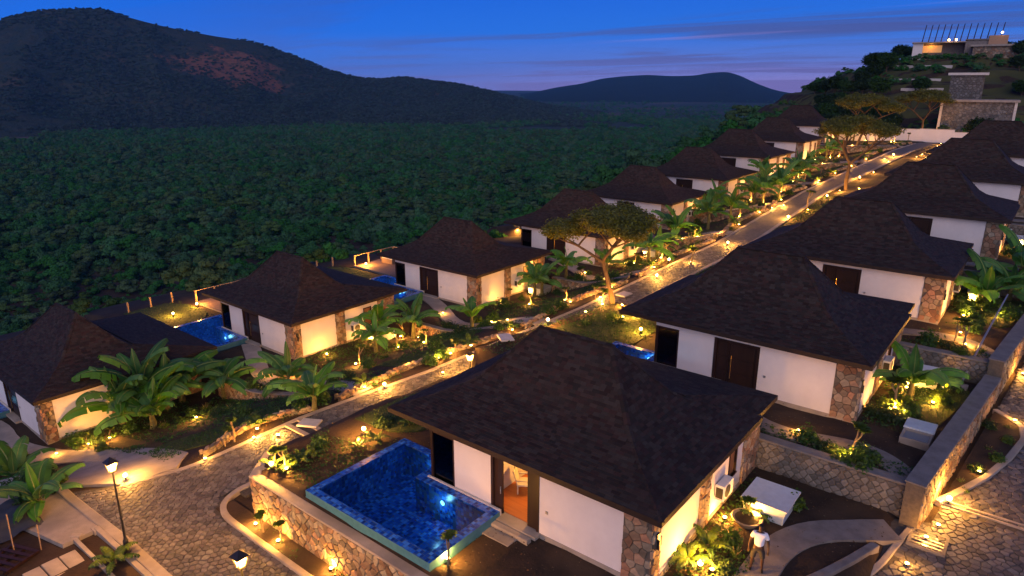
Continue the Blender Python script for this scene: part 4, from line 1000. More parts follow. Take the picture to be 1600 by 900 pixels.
# ------------------------------------------------------------------ pools and decks
def point(parent, loc, power, rad=.06, col=WARM):
    l = bpy.data.lights.new('lamp_light', 'POINT'); l.energy = power; l.shadow_soft_size = rad; l.color = col
    o = bpy.data.objects.new('lamp_light', l); C.objects.link(o); o.parent = parent; o.location = loc; return o
def pool(o, label, grp=None):
    p = thing('swimming_pool', label, 'pool', o, group=grp)
    X0, X1, X2, Y0, Y1, Y2, ZT = -12.95, -9.9, -6.1, -3.8, -.12, 1.45, .34
    out = [(X0,Y0),(X2,Y0),(X2,Y1),(X1,Y1),(X1,Y2),(X0,Y2)]; t = .36
    inn = [(X0+t,Y0+t),(X2-t,Y0+t),(X2-t,Y1-t),(X1-t,Y1-t),(X1-t,Y2-t),(X0+t,Y2-t)]; n = 6
    def basin():
        b = MB(); zb = -1.15
        b.add([(x,y,ZT-.01) for x,y in inn]+[(x,y,zb) for x,y in inn], [((i+1)%n,i,n+i,n+(i+1)%n) for i in range(n)])
        b.add([(x,y,zb) for x,y in inn], [tuple(range(n))]); return b.mesh('basin', MT['pool_tile'])
    def rim():
        b = MB(); b.add([(x,y,ZT-.02) for x,y in out]+[(x,y,ZT) for x,y in inn], [(i,(i+1)%n,n+(i+1)%n,n+i) for i in range(n)]); return b.mesh('rim', MT['pool_tile'])
    def wall():
        b = MB(); b.add([(x,y,ZT-.02) for x,y in out]+[(x,y,-.8) for x,y in out], [(i,(i+1)%n,n+(i+1)%n,n+i) for i in range(n)]); return b.mesh('outer_wall', MT['pool_edge'])
    ob('basin', cached('pb', basin), p); ob('rim', cached('pr', rim), p); ob('outer_wall', cached('pw', wall), p)
    def wat():
        b = MB(); b.add([(x,y,ZT-.05) for x,y in inn], [tuple(range(n))]); return b.mesh('water', MT['water'])
    ob('water', cached('pwa', wat), p)
    for q in ((-10.6, Y2-t-.03, -.05), (-8.7, Y1-t-.03, -.2)):
        ob('pool_light', cached('pli', lambda: MB().lathe([(.11,0),(.11,.02),(.08,.03)], 12).mesh('pool_light', MT['pool_lamp'])), p, q, rot=(R(90),0,0)); point(p, (q[0], q[1]-.35, q[2]), 20, .12, (.30,.70,1.0))
    ob('coping', cached('pco', lambda: MB().box(-9.9,-6.1,-.115,-.035,.1,.37).mesh('coping', MT['pale_trim'])), p)
    return p
pool(RP[0], 'deep blue mosaic tiled pool on the stone terrace below the open doorway')
pool(RP[1], 'blue pool corner at the second hill-side villa, behind the nearest roof')
for k in range(0, 3): pool(LP[k], 'blue tiled pool on the valley side of the %s valley-side villa' % ORD[k])
def deck(k):
    ox, oy, oz = LP[k]
    d = thing('deck', 'timber terrace deck overlooking the forest at the %s valley-side villa' % ORD[k], 'deck', (ox-13.2, oy+2.2, oz))
    X0, X1, Y0, Y1 = -5.4, 2.2, 0, 5.4
    ob('base', MB().box(X0,X1,Y0,Y1,-1.4,.1).mesh('base', MT['concrete_dark']), d)
    pl = cached('plank', lambda: MB().bev(X0,X1,0,.2,.101,.135,.006).mesh('plank', MT['deck_wood']))
    for i in range(25): ob('plank', pl, d, (0, Y0+.02+i*.214, 0))
    r = thing('railing', 'timber post and rail round the deck of the %s valley-side villa' % ORD[k], 'railing', (ox-13.2, oy+2.2, oz+.135))
    pm = cached('rpost', lambda: MB().bev(-.06,.06,-.06,.06,0,1.0,.01).mesh('post', MT['rail_wood']))
    for q in ((X0+.1,.1),(X0+.1,1.9),(X0+.1,3.6),(X0+.1,5.3),(X0+2.0,5.3),(X0+3.9,5.3)): ob('post', pm, r, (q[0],q[1],0))
    ob('rail', cached('ra1', lambda: MB().box(X0+.05,X0+.15,.0,5.25,1.001,1.06).mesh('rail', MT['rail_wood'])), r); ob('rail', cached('ra2', lambda: MB().box(X0+.05,X0+4.0,5.251,5.35,1.001,1.06).mesh('rail', MT['rail_wood'])), r)
    s = thing('hot_tub' if False else 'deck_bench', 'pale square seating block on the deck of the %s valley-side villa' % ORD[k], 'bench', (ox-16.6, oy+5.6, oz+.135))
    ob('base', MB().box(-.8,.8,-.7,.7,.002,.5).mesh('base', MT['deck_wood']), s); ob('cushion', MB().bev(-.76,.76,-.66,.66,.502,.62,.05).mesh('cushion', MT['white_paint']), s)
    # lawn and edge posts in front of the deck
    lawn([(ox-20.5,oy-3.2),(ox-13.6,oy-3.2),(ox-13.6,oy+1.6),(ox-20.5,oy+1.6)], 40)
    for i in range(3): ob('edge_post', pm, None, (ox-20.4, oy-2.8+i*1.9, g(ox-20.4, oy-2.8+i*1.9)-.02), label='short square timber post on the lawn edge by the %s valley-side pool' % ORD[k], cat='post', group='edge posts of the %s valley-side lawn' % ORD[k])
for k in (1, 2): deck(k)

# ------------------------------------------------------------------ plants
def blade_mesh(name, L_, W, rise, droop, tears, seed, m, ns=16, ribs=True, leaflet=False):
    """one long arching leaf: from the origin along +X, rising then drooping; torn along the veins"""
    r = random.Random(seed); pts = []; x = z = 0.0; ang = rise
    for i in range(ns+1):
        pts.append((x, z)); x += math.cos(ang)*L_/ns; z += math.sin(ang)*L_/ns; ang -= droop/ns*(.4+1.2*i/ns)
    b = MB(); pet = 2
    wid = lambda t: W*max(.03, math.sin(math.pi*min(1,max(0,t))**.75))**.55
    for sd_ in (-1, 1):
        i = pet
        while i < ns:
            ln = 1 if leaflet else r.choice([1,2,3,4]) if tears else ns; e = min(ns, i+ln); k = e-i
            sag = (r.random()*.35+.10)*W; tw = (r.random()-.5)*.06*L_ if (tears or leaflet) else 0
            inner, mid, outer = [], [], []
            for q in range(i, e+1):
                t = (q-pet)/(ns-pet); w = wid(t); fx, fz = pts[q]; sh = .10*L_/ns*4*(t*.5+.3)
                inner.append((fx, 0, fz)); mid.append((fx+sh*.4+tw*.4, sd_*w*.55, fz+.07*W)); gap = (-.35 if q == e else .35 if q == i else 0)*L_/ns*(.55 if leaflet else .16) if (tears or leaflet) else 0
                outer.append((fx+sh+tw+gap, sd_*w, fz-sag))
            n = k+1; b.add(inner+mid+outer, [(q,q+1,n+q+1,n+q) for q in range(k)] + [(n+q,n+q+1,2*n+q+1,2*n+q) for q in range(k)]); i = e
    me = b.mesh(name, m)
    rb = MB().tube([(p[0],0,p[1]+.006) for p in pts], [.028*(1-.8*i/ns)*(L_/2.0)+.003 for i in range(ns+1)], 5, cap=False).mesh('midrib', MT['banana_rib'])
    return me, rb
BL = [blade_mesh('leaf', 2.2, .36, R(62), R(95), True, 1, MT['banana_leaf']), blade_mesh('leaf', 2.0, .35, R(50), R(85), True, 2, MT['banana_leaf']),
      blade_mesh('leaf', 2.3, .34, R(72), R(70), True, 3, MT['banana_leaf']), blade_mesh('leaf', 1.8, .33, R(38), R(80), True, 4, MT['banana_leaf']), blade_mesh('leaf', 1.7, .20, R(82), R(25), False, 5, MT['banana_leaf'])]
STM = {}
def banana(x, y, h, n, sc, label, group, lean=0.0):
    z = g(x, y); r = random.Random(int(x*97+y*31)); p = thing('banana_plant', label, 'banana plant', (x,y,z-.05), r.random()*6.28, group)
    hk = round(h*2)/2
    if hk not in STM: STM[hk] = MB().tube([(0,0,0),(.02,.01,hk*.35),(.0,.03,hk*.7),(.02,.02,hk)], [.15,.125,.10,.07], 9).mesh('stem', MT['banana_stem'])
    ob('stem', STM[hk], p, sc=(sc,sc,1))
    for i in range(n):
        a = i*2.4 + r.random()*.5; v = 4 if i == n-1 and n > 6 else r.choice([0,0,1,1,2,3])
        tilt = (r.random()-.5)*.5 + (.0 if i > n*.4 else .30)
        le = ob('leaf', BL[v][0], p, (.02,.02,hk-.05-.03*(n-i)*.6), rot=((r.random()-.5)*.5, tilt, a), sc=sc*(.8+.35*r.random()))
        ob('midrib', BL[v][1], le)
    return p
def leafy(n, rad, zc, size, seed, mats_leaf, asp=.5, hollow=.4):
    r = np.random.default_rng(seed); d = sph(n, r); d[:,2] = np.abs(d[:,2]+.25); q = (hollow+(1-hollow)*r.random((n,1))**.6)
    p = d*np.array(rad)*q*(.75+.5*r.random((n,1))) + np.array([0,0,zc])
    return quads_mesh('foliage', leaf_quads(p, d*.6+np.array([0,0,.6])+r.normal(size=(n,3))*.5, size*(.6+.8*r.random(n)), r, asp), mat=mats_leaf)
SHR = [leafy(420,(.45,.45,.5),.12,.085,1,MT['leaf_green']), leafy(520,(.6,.5,.42),.1,.075,2,MT['leaf_dark']), leafy(300,(.35,.4,.45),.12,.11,3,MT['leaf_lime']), leafy(460,(.55,.6,.65),.15,.10,4,MT['leaf_green']), leafy(240,(.3,.3,.25),.05,.06,5,MT['leaf_lime'])]
STK = MB()
for a in range(5):
    t = a*1.256; STK.tube([(0,0,0),(.08*math.cos(t),.08*math.sin(t),.18),(.22*math.cos(t),.22*math.sin(t),.42)], [.014,.011,.006], 5)
STK = STK.mesh('stems', MT['twig'])
SHN = ['rounded leafy shrub','low dark leafy shrub','broad-leaved lime shrub','tall bushy leafy shrub','small lime groundcover clump']
def shrub(x, y, v, sc, spot=None):
    w = spot or where(x, y); p = thing('shrub', SHN[v]+' '+w, 'shrub', (x,y,g(x,y)-.03), random.random()*6.28, SHN[v]+'s '+w, sc)
    ob('foliage', SHR[v], p); ob('stems', STK, p)
FR = [blade_mesh('frond', .95, .16, R(58), R(95), True, 11, MT['leaf_lime'], 18, leaflet=True), blade_mesh('frond', .85, .15, R(35), R(70), True, 12, MT['leaf_green'], 18, leaflet=True)]
def fern(x, y, sc, n=9, spot=None):
    w = spot or where(x, y); p = thing('fern_palm', 'small feathery palm with arching fronds '+w, 'palm', (x,y,g(x,y)-.02), random.random()*6.28, 'small palms '+w, sc)
    for i in range(n): ob('frond', FR[i%2][0], p, (0,0,.12), rot=((random.random()-.5)*.3, (random.random()-.5)*.4, i*2.4), sc=.8+.4*random.random())
    ob('stem', cached('fst', lambda: MB().tube([(0,0,0),(0,0,.2)], [.06,.045], 7).mesh('stem', MT['twig'])), p)
def frangi_mesh(seed):
    r = random.Random(seed); b = MB(); tips = []
    def grow(p, d, l, rad, lev):
        e = p + d*l; b.tube([p, (p+e)/2+Vector((r.uniform(-.02,.02),r.uniform(-.02,.02),0)), e], [rad, rad*.85, rad*.72], 6)
        if lev == 0: tips.append((e, d)); return
        for k in range(r.choice([2,2,3])):
            nd_ = (d + Vector((r.uniform(-.8,.8), r.uniform(-.8,.8), r.uniform(-.05,.4)))).normalized(); grow(e, nd_, l*r.uniform(.45,.62), rad*.7, lev-1)
    grow(Vector((0,0,0)), Vector((.05,.03,1)).normalized(), .62, .05, 2)
    rr = np.random.default_rng(seed); Q = []
    for e, d in tips:
        m = 13
        for k in range(m):
            a = k*2.4; dirn = Vector((math.cos(a), math.sin(a), .15+.5*rr.random())).normalized(); sd_ = dirn.cross(Vector((0,0,1))).normalized()*.05; l = .20+.12*rr.random(); o = e
            m_ = o + dirn*l*.55; t = o + dirn*l + Vector((0,0,-.08)); Q.append([tuple(o), tuple(m_+sd_), tuple(t), tuple(m_-sd_)])
    return b.mesh('trunk', MT['twig']), quads_mesh('foliage', np.array(Q), mat=MT['leaf_lime'])
FG = [frangi_mesh(i) for i in (1,2,3)]
def frangi(x, y, sc, spot=None):
    w = spot or where(x, y); v = random.randrange(3); p = thing('frangipani', 'young branching frangipani with leaf rosettes '+w, 'small tree', (x,y,g(x,y)-.03), random.random()*6.28, 'frangipanis '+w, sc)
    ob('trunk', FG[v][0], p); ob('foliage', FG[v][1], p)

# banana plants, by where their foot shows in the photograph
for (px, py, h, n, sc, lab) in [(192,662,1.5,11,1.15,None),(228,650,2.0,13,1.3,None),(262,640,1.8,12,1.2,None),(285,628,1.5,11,1.1,None),(240,668,1.0,10,1.1,None),(352,622,1.6,10,1.05,'big banana plant beside the stone terrace wall near the lowest valley-side villa'),
     (25,752,.7,8,.85,None),(62,792,.5,8,.85,None),(452,607,1.3,9,.85,None),(492,640,.9,8,.8,None),(588,552,1.5,9,.8,None),(646,528,1.5,10,.85,None),
     (737,512,1.2,8,.8,None),(835,462,1.6,9,.85,None),(884,452,1.6,9,.8,None),(1012,418,1.9,9,.95,None),(1056,378,1.7,8,.8,None),(1106,358,2.0,9,.95,None),(1140,350,1.9,9,.9,None),(1192,318,2.2,9,1.0,None),(1216,314,2.0,9,.95,None),(1243,290,2.2,9,1.0,None),(1178,318,1.8,8,.9,None),
     (1420,622,.9,9,.9,None),(1537,480,1.2,10,1.0,None),(1575,470,1.0,9,1.0,None),(1592,440,1.3,9,1.0,None),(948,425,.8,7,.7,None)]:
    x, y, z = pg(px, py); w = where(x, y)
    h *= .95; sc *= 1.4; n += 2
    banana(x, y, h, n, sc, lab or ('large green banana plant ' if sc > 1.5 else 'banana plant with arching leaves ')+w, lab or ('large ' if sc > 1.5 else '')+'banana plants '+w)
for px, py, sc in [(366,690,1.1),(352,697,.9),(562,570,1.2),(620,540,.9),(795,470,.9),(825,450,.8),(941,478,1.1),(930,470,.9),(1030,405,1.0),(1080,413,1.2),(1261,325,1.6),(1330,716,1.25),(1397,640,1.4),(700,885,1.0),(432,735,.9),(446,735,.9),(412,835,.9),(440,850,.8),(1505,545,1.2),(1170,815,.9),(810,455,.9),(1158,330,1.2),(172,690,.8),(138,700,.8),(1284,268,1.3),(1085,378,1.1),(712,560,1.2),(1490,540,1.3)]:
    x, y, z = pg(px, py); frangi(x, y, sc)
for px, py, sc in [(1105,860,1.1),(1075,880,1.0),(1190,790,.9),(1178,812,.8),(430,732,.8),(470,722,.8),(488,715,.8),(1475,610,1.1),(1520,488,1.2),(1412,645,1.1),(1265,690,.6),(1590,395,1.2),(590,690,.7),(640,665,.7),(180,880,1.0),(450,735,.7),(560,700,.6)]:
    x, y, z = pg(px, py); fern(x, y, sc)
rp = random.Random(12)
shr_list = [(485,578),(120,695),(150,690),(160,705),(105,690),(322,640),(340,650),(360,640),(380,650),(395,610),(300,650),(280,660),(255,668),(230,668),(410,620),(205,675),(440,620),(470,640),(500,630),(520,600),(545,590),(575,575),(600,560),(630,545),(660,530),(680,545),(690,560),(672,570),
            (640,520),(720,520),(760,510),(745,505),(770,500),(790,480),(815,470),(850,450),(870,460),(905,440),(890,445),(920,430),(960,435),(985,415),(780,515),(1130,892),(1150,870),(1140,850),(1240,795),(1300,712),(1345,715),(1365,722),(1340,735),(1312,728),(1290,705),(1260,690),(1370,650),(1390,655),(1420,650),(1380,635),(1400,620),(1440,620),(1470,630),(1490,600),(1500,560),(1530,550),(1555,560),(1520,520),(1500,480),(1555,480),(1575,500),(1480,545),(1450,540),(655,640),(672,645),(640,648),(600,665),(500,700),(905,512),(915,508),(955,500),(970,505),(50,760),(20,770),(80,770),(95,755),(40,790),(10,740),(70,745),(30,720)]
for px, py in shr_list:
    x, y, z = pg(px, py)
    if in_street(x, y): continue
    shrub(x, y, rp.choice([0,1,2,3,3,4]), rp.uniform(.6,1.15))
for i, (x, y) in enumerate([(-.9,30.2),(-.5,31.3),(.1,32.6),(-.3,33.4),(.3,34.4),(-.5,35.4),(.2,35.8),(-.7,29.6)]): shrub(x, y, (4,1,0,4,2,1,4,4)[i], .55+.08*(i%3))
for k in range(2, 9):      # hedges of single shrubs along the upper valley-side terraces
    ox, oy, oz = LP[k]
    for i in range(9 if k < 5 else 11):
        t = rp.random(); q = rp.choice('whe')
        if q == 'w': x, y = ox+.7+rp.random()*.8, oy+.6+t*7.5
        elif q == 'h': x, y = ox+1+t*(float(XL(LB[k]))-ox-2.5), LB[k]+.75+rp.random()*.5
        else: yy = LB[k]+2.5+t*9; x, y = float(XL(yy))-.75-rp.random()*.4, yy
        shrub(x, y, rp.choice([0,1,2,3,4]), rp.uniform(.6,1.2))
for k in range(2, 5):
    ox, oy, oz = RP[k]
    for i in range(7): shrub(ox+.7+rp.random()*1.2, oy+.5+rp.random()*8, rp.choice([0,1,2,3]), rp.uniform(.7,1.2))

# trees
def tree_mesh(seed, h, spread, flat, nleaf, leafsize, lm, levels=4, trunk_r=.17, lean=(.1,0), clump=.55, first=.45, zfl=.36):
    r = random.Random(seed); b = MB(); tips = []
    def grow(p, d, l, rad, lev):
        k = 3; pts = [p]; dd = d.copy()
        for i in range(k):
            dd = (dd + Vector((r.uniform(-.18,.18), r.uniform(-.18,.18), r.uniform(-.05,.10)))).normalized(); pts.append(pts[-1]+dd*l/k)
        b.tube(pts, [rad*(1-.12*i) for i in range(k+1)], 7 if lev > 2 else 5, cap=False)
        if lev <= 1: tips.append(pts[-1]); tips.append(pts[-2])
        if lev == 0: return
        n = r.choice([2,3,3]) if lev > 1 else 3; a0 = r.random()*6.28
        for i in range(n):
            a = a0 + i*6.28/n + r.uniform(-.5,.5); out = Vector((math.cos(a), math.sin(a), 0))
            grow(pts[-1], (dd*.55 + out*spread*(1.0 if lev == levels else .8) + Vector((0,0,flat))).normalized(), l*r.uniform(.55,.72) if lev < levels else h*.28, rad*.62, lev-1)
    grow(Vector((0,0,0)), Vector((lean[0],lean[1],1)).normalized(), h*first, trunk_r, levels)
    rr = np.random.default_rng(seed); T = np.array([tuple(t) for t in tips]); n = nleaf//len(T); P = []; Nn = []
    for t in T:
        d = sph(n, rr); q = d*np.array([clump,clump,clump*zfl])*(rr.random((n,1))**.4)*(.7+.6*rr.random()); P.append(t + q + np.array([0,0,.08])); Nn.append(d*.4+np.array([0,0,1]))
    P = np.concatenate(P); Nn = np.concatenate(Nn)
    return b.mesh('trunk', MT['bark']), quads_mesh('crown', leaf_quads(P, Nn+rr.normal(size=P.shape)*.5, leafsize*(.6+.8*rr.random(len(P))), rr, .55), mat=MT[lm])
def tree(pos, label, meshes, rz=0, sc=1, group=None, name='acacia_tree', cat='tree'):
    t = thing(name, label, cat, pos, rz, group, sc); ob('trunk', meshes[0], t); ob('crown', meshes[1], t); return t
TA = tree_mesh(18, 6.2, 1.05, .24, 36000, .085, 'leaf_acacia', 5, .17, (-.10,.04), .58, .42, .6)
TB = tree_mesh(14, 6.5, .95, .30, 30000, .09, 'leaf_acacia', 5, .19, (.06,.0), .55, .36, .55)
x, y, z = pg(957, 474); tree((x,y,z-.05), 'umbrella acacia leaning over the street before the fourth valley-side villa', TA, R(20), 1.15)
x, y, z = pg(1322, 296); tree((x,y,z-.1), 'spreading golden-lit acacia beside the upper street, in front of its twin', TB, R(70), 1.35)
x, y, z = pg(1338, 236); tree((x,y,z-.1), 'acacia rising behind the twin acacia beside the ninth valley-side villa', TA, R(170), 1.45)
x, y, z = pg(1438, 214); tree((x,y,z-.1), 'acacia standing in front of the long white boundary wall', TB, R(250), 1.35)

# ------------------------------------------------------------------ lamps
GLB = MB().lathe([(.0,-.001),(.05,0),(.085,.04),(.10,.09),(.085,.14),(.05,.17),(.0,.181)], 12).mesh('globe', MT['lamp_glow'], True)
PST = MB().lathe([(.05,-.1),(.05,.0),(.03,.02),(.03,.20),(.055,.21),(.055,.23)], 10).mesh('post', MT['metal_black'])
SPK = MB().tube([(0,0,-.1),(0,0,.10)], .012, 6).lathe([(.05,.10),(.06,.12),(.07,.16)], 10).mesh('housing', MT['metal_black'])
LEN = MB().lathe([(.0,.161),(.066,.163),(.066,.185),(.0,.20)], 12).mesh('lens', MT['lamp_glow'])
def globe_lamp(px, py, power=560, spot=None):
    x, y, z = pg(px, py); w = spot or where(x, y)
    t = thing('bollard_light', 'glowing globe lamp on short post ' + w, 'garden lamp', (x,y,z), 0, 'globe lamps ' + w)
    ob('post', PST, t); ob('globe', GLB, t, (0,0,.232)); point(t, (0,0,.62), power)
def spot_lamp(px, py, power=40, spot=None):
    x, y, z = pg(px, py); w = spot or where(x, y)
    t = thing('garden_spotlight', 'small warm spotlight staked among the plants ' + w, 'spotlight', (x,y,z), 0, 'staked spotlights ' + w)
    ob('housing', SPK, t); ob('lens', LEN, t); point(t, (0,0,.30), power, .05)
GL = [(197,752),(425,735),(569,680),(601,608),(856,507),(1026,436),(1137,384),(1231,343),(1292,310),(1343,281),(1396,245),(1001,522),(1481,790),(308,480),(271,495),(808,367),(572,417),(1045,411),(1093,893)]
for p in GL: globe_lamp(*p)
SP = [(307,656),(435,684),(321,721),(397,688),(138,698),(172,688),(89,713),(84,757),(456,588),(413,588),(556,572),(623,546),(637,574),(692,586),(685,563),(768,506),(793,503),(692,492),(843,448),(891,475),(915,491),(704,556),(941,479),(812,452),(1080,412),(914,429),(1026,410),(973,499),(993,497),(1125,367),(1066,380),(1089,378),(1206,327),(1164,329),(1262,330),(1278,287),(1285,257),(1224,323),(1382,250),(1388,254),(1365,271),(1432,247),(1447,248),(1441,243),(1452,238),(1458,234),(1470,226),(1480,221),(1490,217),(1465,230),(1286,264),(1328,260),(1355,223),(434,684),(400,824),(435,850),(518,894),(448,738),(700,880),(1112,897),(1132,815),(1246,678),(1328,715),(1314,719),(1398,642),(1416,610),(1473,610),(1411,650),(1457,634),(1465,826),(1446,845),(1416,888),(1529,742),(1585,662),(1564,498),(1524,483),(1513,498),(1507,542),(1598,588),(1591,397),(1500,524),(560,695),(1178,815),(949,436)]
flush = {(89,713),(413,588),(692,586),(692,492),(793,503),(915,491),(914,429),(321,721),(1246,678),(1465,826),(1446,845),(1416,888),(1529,742),(1585,662),(435,684),(637,574),(891,475)}
for p in SP:
    spot_lamp(*p, 70 if p in flush else 260)
def wall_spot(x, y, power):
    w = where(x, y, True); t = thing('garden_spotlight', 'warm uplight washing the white side wall of ' + w, 'spotlight', (x,y,g(x,y)), 0, 'wall uplights of ' + w)
    ob('housing', SPK, t); ob('lens', LEN, t); point(t, (0,0,.32), power, .05)
for k in range(1, 9):
    ox, oy, oz = LP[k]
    for dy in (1.9, 5.9): wall_spot(ox+1.05, oy+dy, 210)
for k in range(1, 4):
    ox, oy, oz = RP[k]
    for dy in (2.2, 5.9): wall_spot(ox+1.05, oy+dy, 190)
for q in ((972,480),(938,468),(1312,300),(1342,300),(1350,240),(1330,238),(1450,217)): spot_lamp(*q, 420)
rq = random.Random(77)
for k in range(1, 9):
    ox, oy, oz = LP[k]; n = 3 if k < 3 else 5
    for i in range(n):
        y = oy+.8+rq.random()*8.5; x = ox+1.6+rq.random()*max(1.0, float(XL(y))-3.4-ox); frangi(x, y, rq.uniform(.8,1.4)); q = in_frame(x, y-.25, g(x,y-.25))
        if q and i < 3: spot_lamp(q[0], q[1], 200)
    for i in range(2 if k > 2 else 1):
        y = oy+5.2+i*2.6+rq.random(); x = ox+1.5+rq.random()*1.6; w = where(x, y); banana(x, y, 1.3+rq.random()*.6, 9, 1.15, 'banana plant with arching leaves '+w, 'banana plants '+w)
for y in (16.8, 23.0, 30.5, 34.0, 44.5, 50.5, 57.0, 66.5, 72.0, 78.5, 90.5, 96.0, 102.0, 108.0):
    x = float(XL(y))-.45; q = in_frame(x, y, g(x, y)); fern(x-.5, y+.4, 1.0)
    if q: spot_lamp(q[0], q[1], 150)
def lantern_post(x, y, z, h, label):
    t = thing('lamp_post', label, 'lamp post', (x,y,z)); s = h/4.2
    ob('base', MB().lathe([(.15,-.05),(.15,.12),(.11,.16),(.10,.62),(.07,.68),(.055,.75)], 10).mesh('base', MT['metal_black']), t)
    ob('shaft', MB().lathe([(.05,.75),(.042,1.6),(.055,1.62),(.055,1.68),(.040,1.70),(.034,h-.72),(.06,h-.70),(.05,h-.64)], 10).mesh('shaft', MT['metal_black']), t)
    lan = ob('lantern', None, t, (0,0,h-.64))
    bars = MB()
    for sx in (-1,1):
        for sy in (-1,1): bars.tube([(sx*.10,sy*.10,0),(sx*.17,sy*.17,.38)], .014, 5)
    bars.box(-.11,.11,-.11,.11,-.03,.0); lan.data = None
    fr = ob('lantern_frame', bars.mesh('lantern_frame', MT['metal_black']), lan)
    b = MB(); lo, hi = .085, .155
    b.add([(-lo,-lo,.02),(lo,-lo,.02),(lo,lo,.02),(-lo,lo,.02),(-hi,-hi,.37),(hi,-hi,.37),(hi,hi,.37),(-hi,hi,.37)], [(0,1,5,4),(1,2,6,5),(2,3,7,6),(3,0,4,7)]); ob('lantern_glass', b.mesh('lantern_glass', MT['lamp_glass']), lan)
    ob('lantern_cap', MB().add([(-.22,-.22,.38),(.22,-.22,.38),(.22,.22,.38),(-.22,.22,.38),(-.10,-.10,.50),(.10,-.10,.50),(.10,.10,.50),(-.10,.10,.50),(0,0,.60)], [(3,2,1,0),(0,1,5,4),(1,2,6,5),(2,3,7,6),(3,0,4,7),(4,5,8),(5,6,8),(6,7,8),(7,4,8)]).mesh('lantern_cap', MT['metal_black']), lan)
    for a in range(4): point(t, (.30*math.cos(a*1.571), .30*math.sin(a*1.571), h-.42), 380, .08)
x, y, z = pg(200, 866); lantern_post(x, y, z, 4.35, 'tall black lantern post beside the kerb by the concrete platform')
q = at(372, 852, float(zs(11))+4.25); lantern_post(q[0], q[1], float(zs(q[1])), 4.25, 'black lantern post in front of the golden-lit pool wall')
x, y = -25.2, 27.6; lantern_post(x, y, street_z(x,y), 1.75, 'short black lantern post at the street edge behind the nearest villa')

# ------------------------------------------------------------------ inside the open villa
vx0, vy0, vz0 = RP[0]
ch = thing('armchair', 'light timber chair just inside the open lit doorway', 'chair', (vx0-6.35, vy0+1.75, vz0+.14), R(120))
ob('seat', MB().bev(-.3,.3,-.3,.3,.38,.44,.02).mesh('seat', MT['pale_trim']), ch); ob('backrest', MB().add([(-.3,.26,.44),(.3,.26,.44),(.3,.42,1.0),(-.3,.42,1.0),(-.3,.30,.44),(.3,.30,.44),(.3,.46,1.0),(-.3,.46,1.0)], [(0,1,2,3),(7,6,5,4),(0,4,5,1),(1,5,6,2),(2,6,7,3),(3,7,4,0)]).mesh('backrest', MT['pale_trim']), ch)
for sx in (-1,1):
    for sy in (-1,1): ob('leg', cached('cleg', lambda: MB().box(-.025,.025,-.025,.025,0,.379).mesh('leg', MT['pale_trim'])), ch, (sx*.26, sy*.26, 0))
    ob('armrest', cached('carm', lambda: MB().box(-.03,.03,-.28,.3,.60,.64).mesh('armrest', MT['pale_trim'])), ch, (sx*.30,0,0))
cl = thing('ceiling_lamp', 'warm ceiling lamp inside the villa with the open doorway', 'ceiling lamp', (vx0-5.3, vy0+2.4, vz0+2.8))
ob('shade', MB().lathe([(.16,-.12),(.12,-.0)], 12).mesh('shade', MT['lamp_glass']), cl); point(cl, (0,0,-.35), 420, .15, (1.0,.44,.08))
cl2 = thing('ceiling_lamp', 'warm ceiling lamp behind the big pool window of the open villa', 'ceiling lamp', (vx0-8.6, vy0+3.2, vz0+2.8))
ob('shade', MB().lathe([(.16,-.12),(.12,-.0)], 12).mesh('shade', MT['lamp_glass']), cl2); point(cl2, (0,0,-.35), 110, .15, (1.0,.42,.10))

# ------------------------------------------------------------------ things round the villas
def air_conditioner(o, w):
    t = thing('air_conditioner', 'white outdoor air conditioner unit on the side wall of ' + w, 'air conditioner', o)
    ob('case', MB().bev(.04,.38,-.45,.45,.0,.62,.02).mesh('case', MT['white_paint']), t)
    ob('grille', MB().lathe([(.25,0),(.25,.015),(.06,.02)], 16).mesh('grille', MT['metal_black']), t, (.381,-.1,.31), rot=(0,R(90),0))
    ob('side_grille', MB().box(.08,.34,-.47,-.451,.1,.52).mesh('side_grille', MT['metal_black']), t)
    ob('bracket', MB().box(.0,.4,-.35,-.3,-.05,-.002).mesh('bracket', MT['metal_black']), t); ob('bracket', MB().box(.0,.4,.3,.35,-.05,-.002).mesh('bracket', MT['metal_black']), t)
    ob('pipe', MB().tube([(.1,.46,.3),(.12,.7,.2),(.15,1.0,-.3),(.1,1.6,-.5)], .025, 6).mesh('pipe', MT['white_paint']), t)
def water_box(o, w, rz=0):
    t = thing('water_tank', 'white lidded plastic tank beside ' + w, 'tank', o, rz)
    ob('body', MB().add([(-.72,-.72,0),(.72,-.72,0),(.72,.72,0),(-.72,.72,0),(-.8,-.8,.62),(.8,-.8,.62),(.8,.8,.62),(-.8,.8,.62)], [(0,1,5,4),(1,2,6,5),(2,3,7,6),(3,0,4,7)]).mesh('body', MT['white_panel']), t)
    ob('lid', MB().add([(-.85,-.85,.621),(.85,-.85,.621),(.85,.85,.621),(-.85,.85,.621),(-.85,-.85,.68),(.85,-.85,.68),(.85,.85,.68),(-.85,.85,.68),(-.7,-.7,.66),(.7,-.7,.66),(.7,.7,.66),(-.7,.7,.66),(0,0,.63)], [(0,1,5,4),(1,2,6,5),(2,3,7,6),(3,0,4,7),(4,5,9,8),(5,6,10,9),(6,7,11,10),(7,4,8,11),(8,9,12),(9,10,12),(10,11,12),(11,8,12)]).mesh('lid', MT['white_paint']), t)
for row, P, n in (('hill-side', RP, 4), ('valley-side', LP, 6)):
    for i in range(n):
        ox, oy, oz = P[i]; w = 'the %s %s villa' % (ORD[i], row)
        air_conditioner((ox, oy+5.45, oz+.75), w)
        if (row, i) != ('valley-side', 0): water_box((ox+1.55, oy+6.8, oz-.03), w, .05*i)
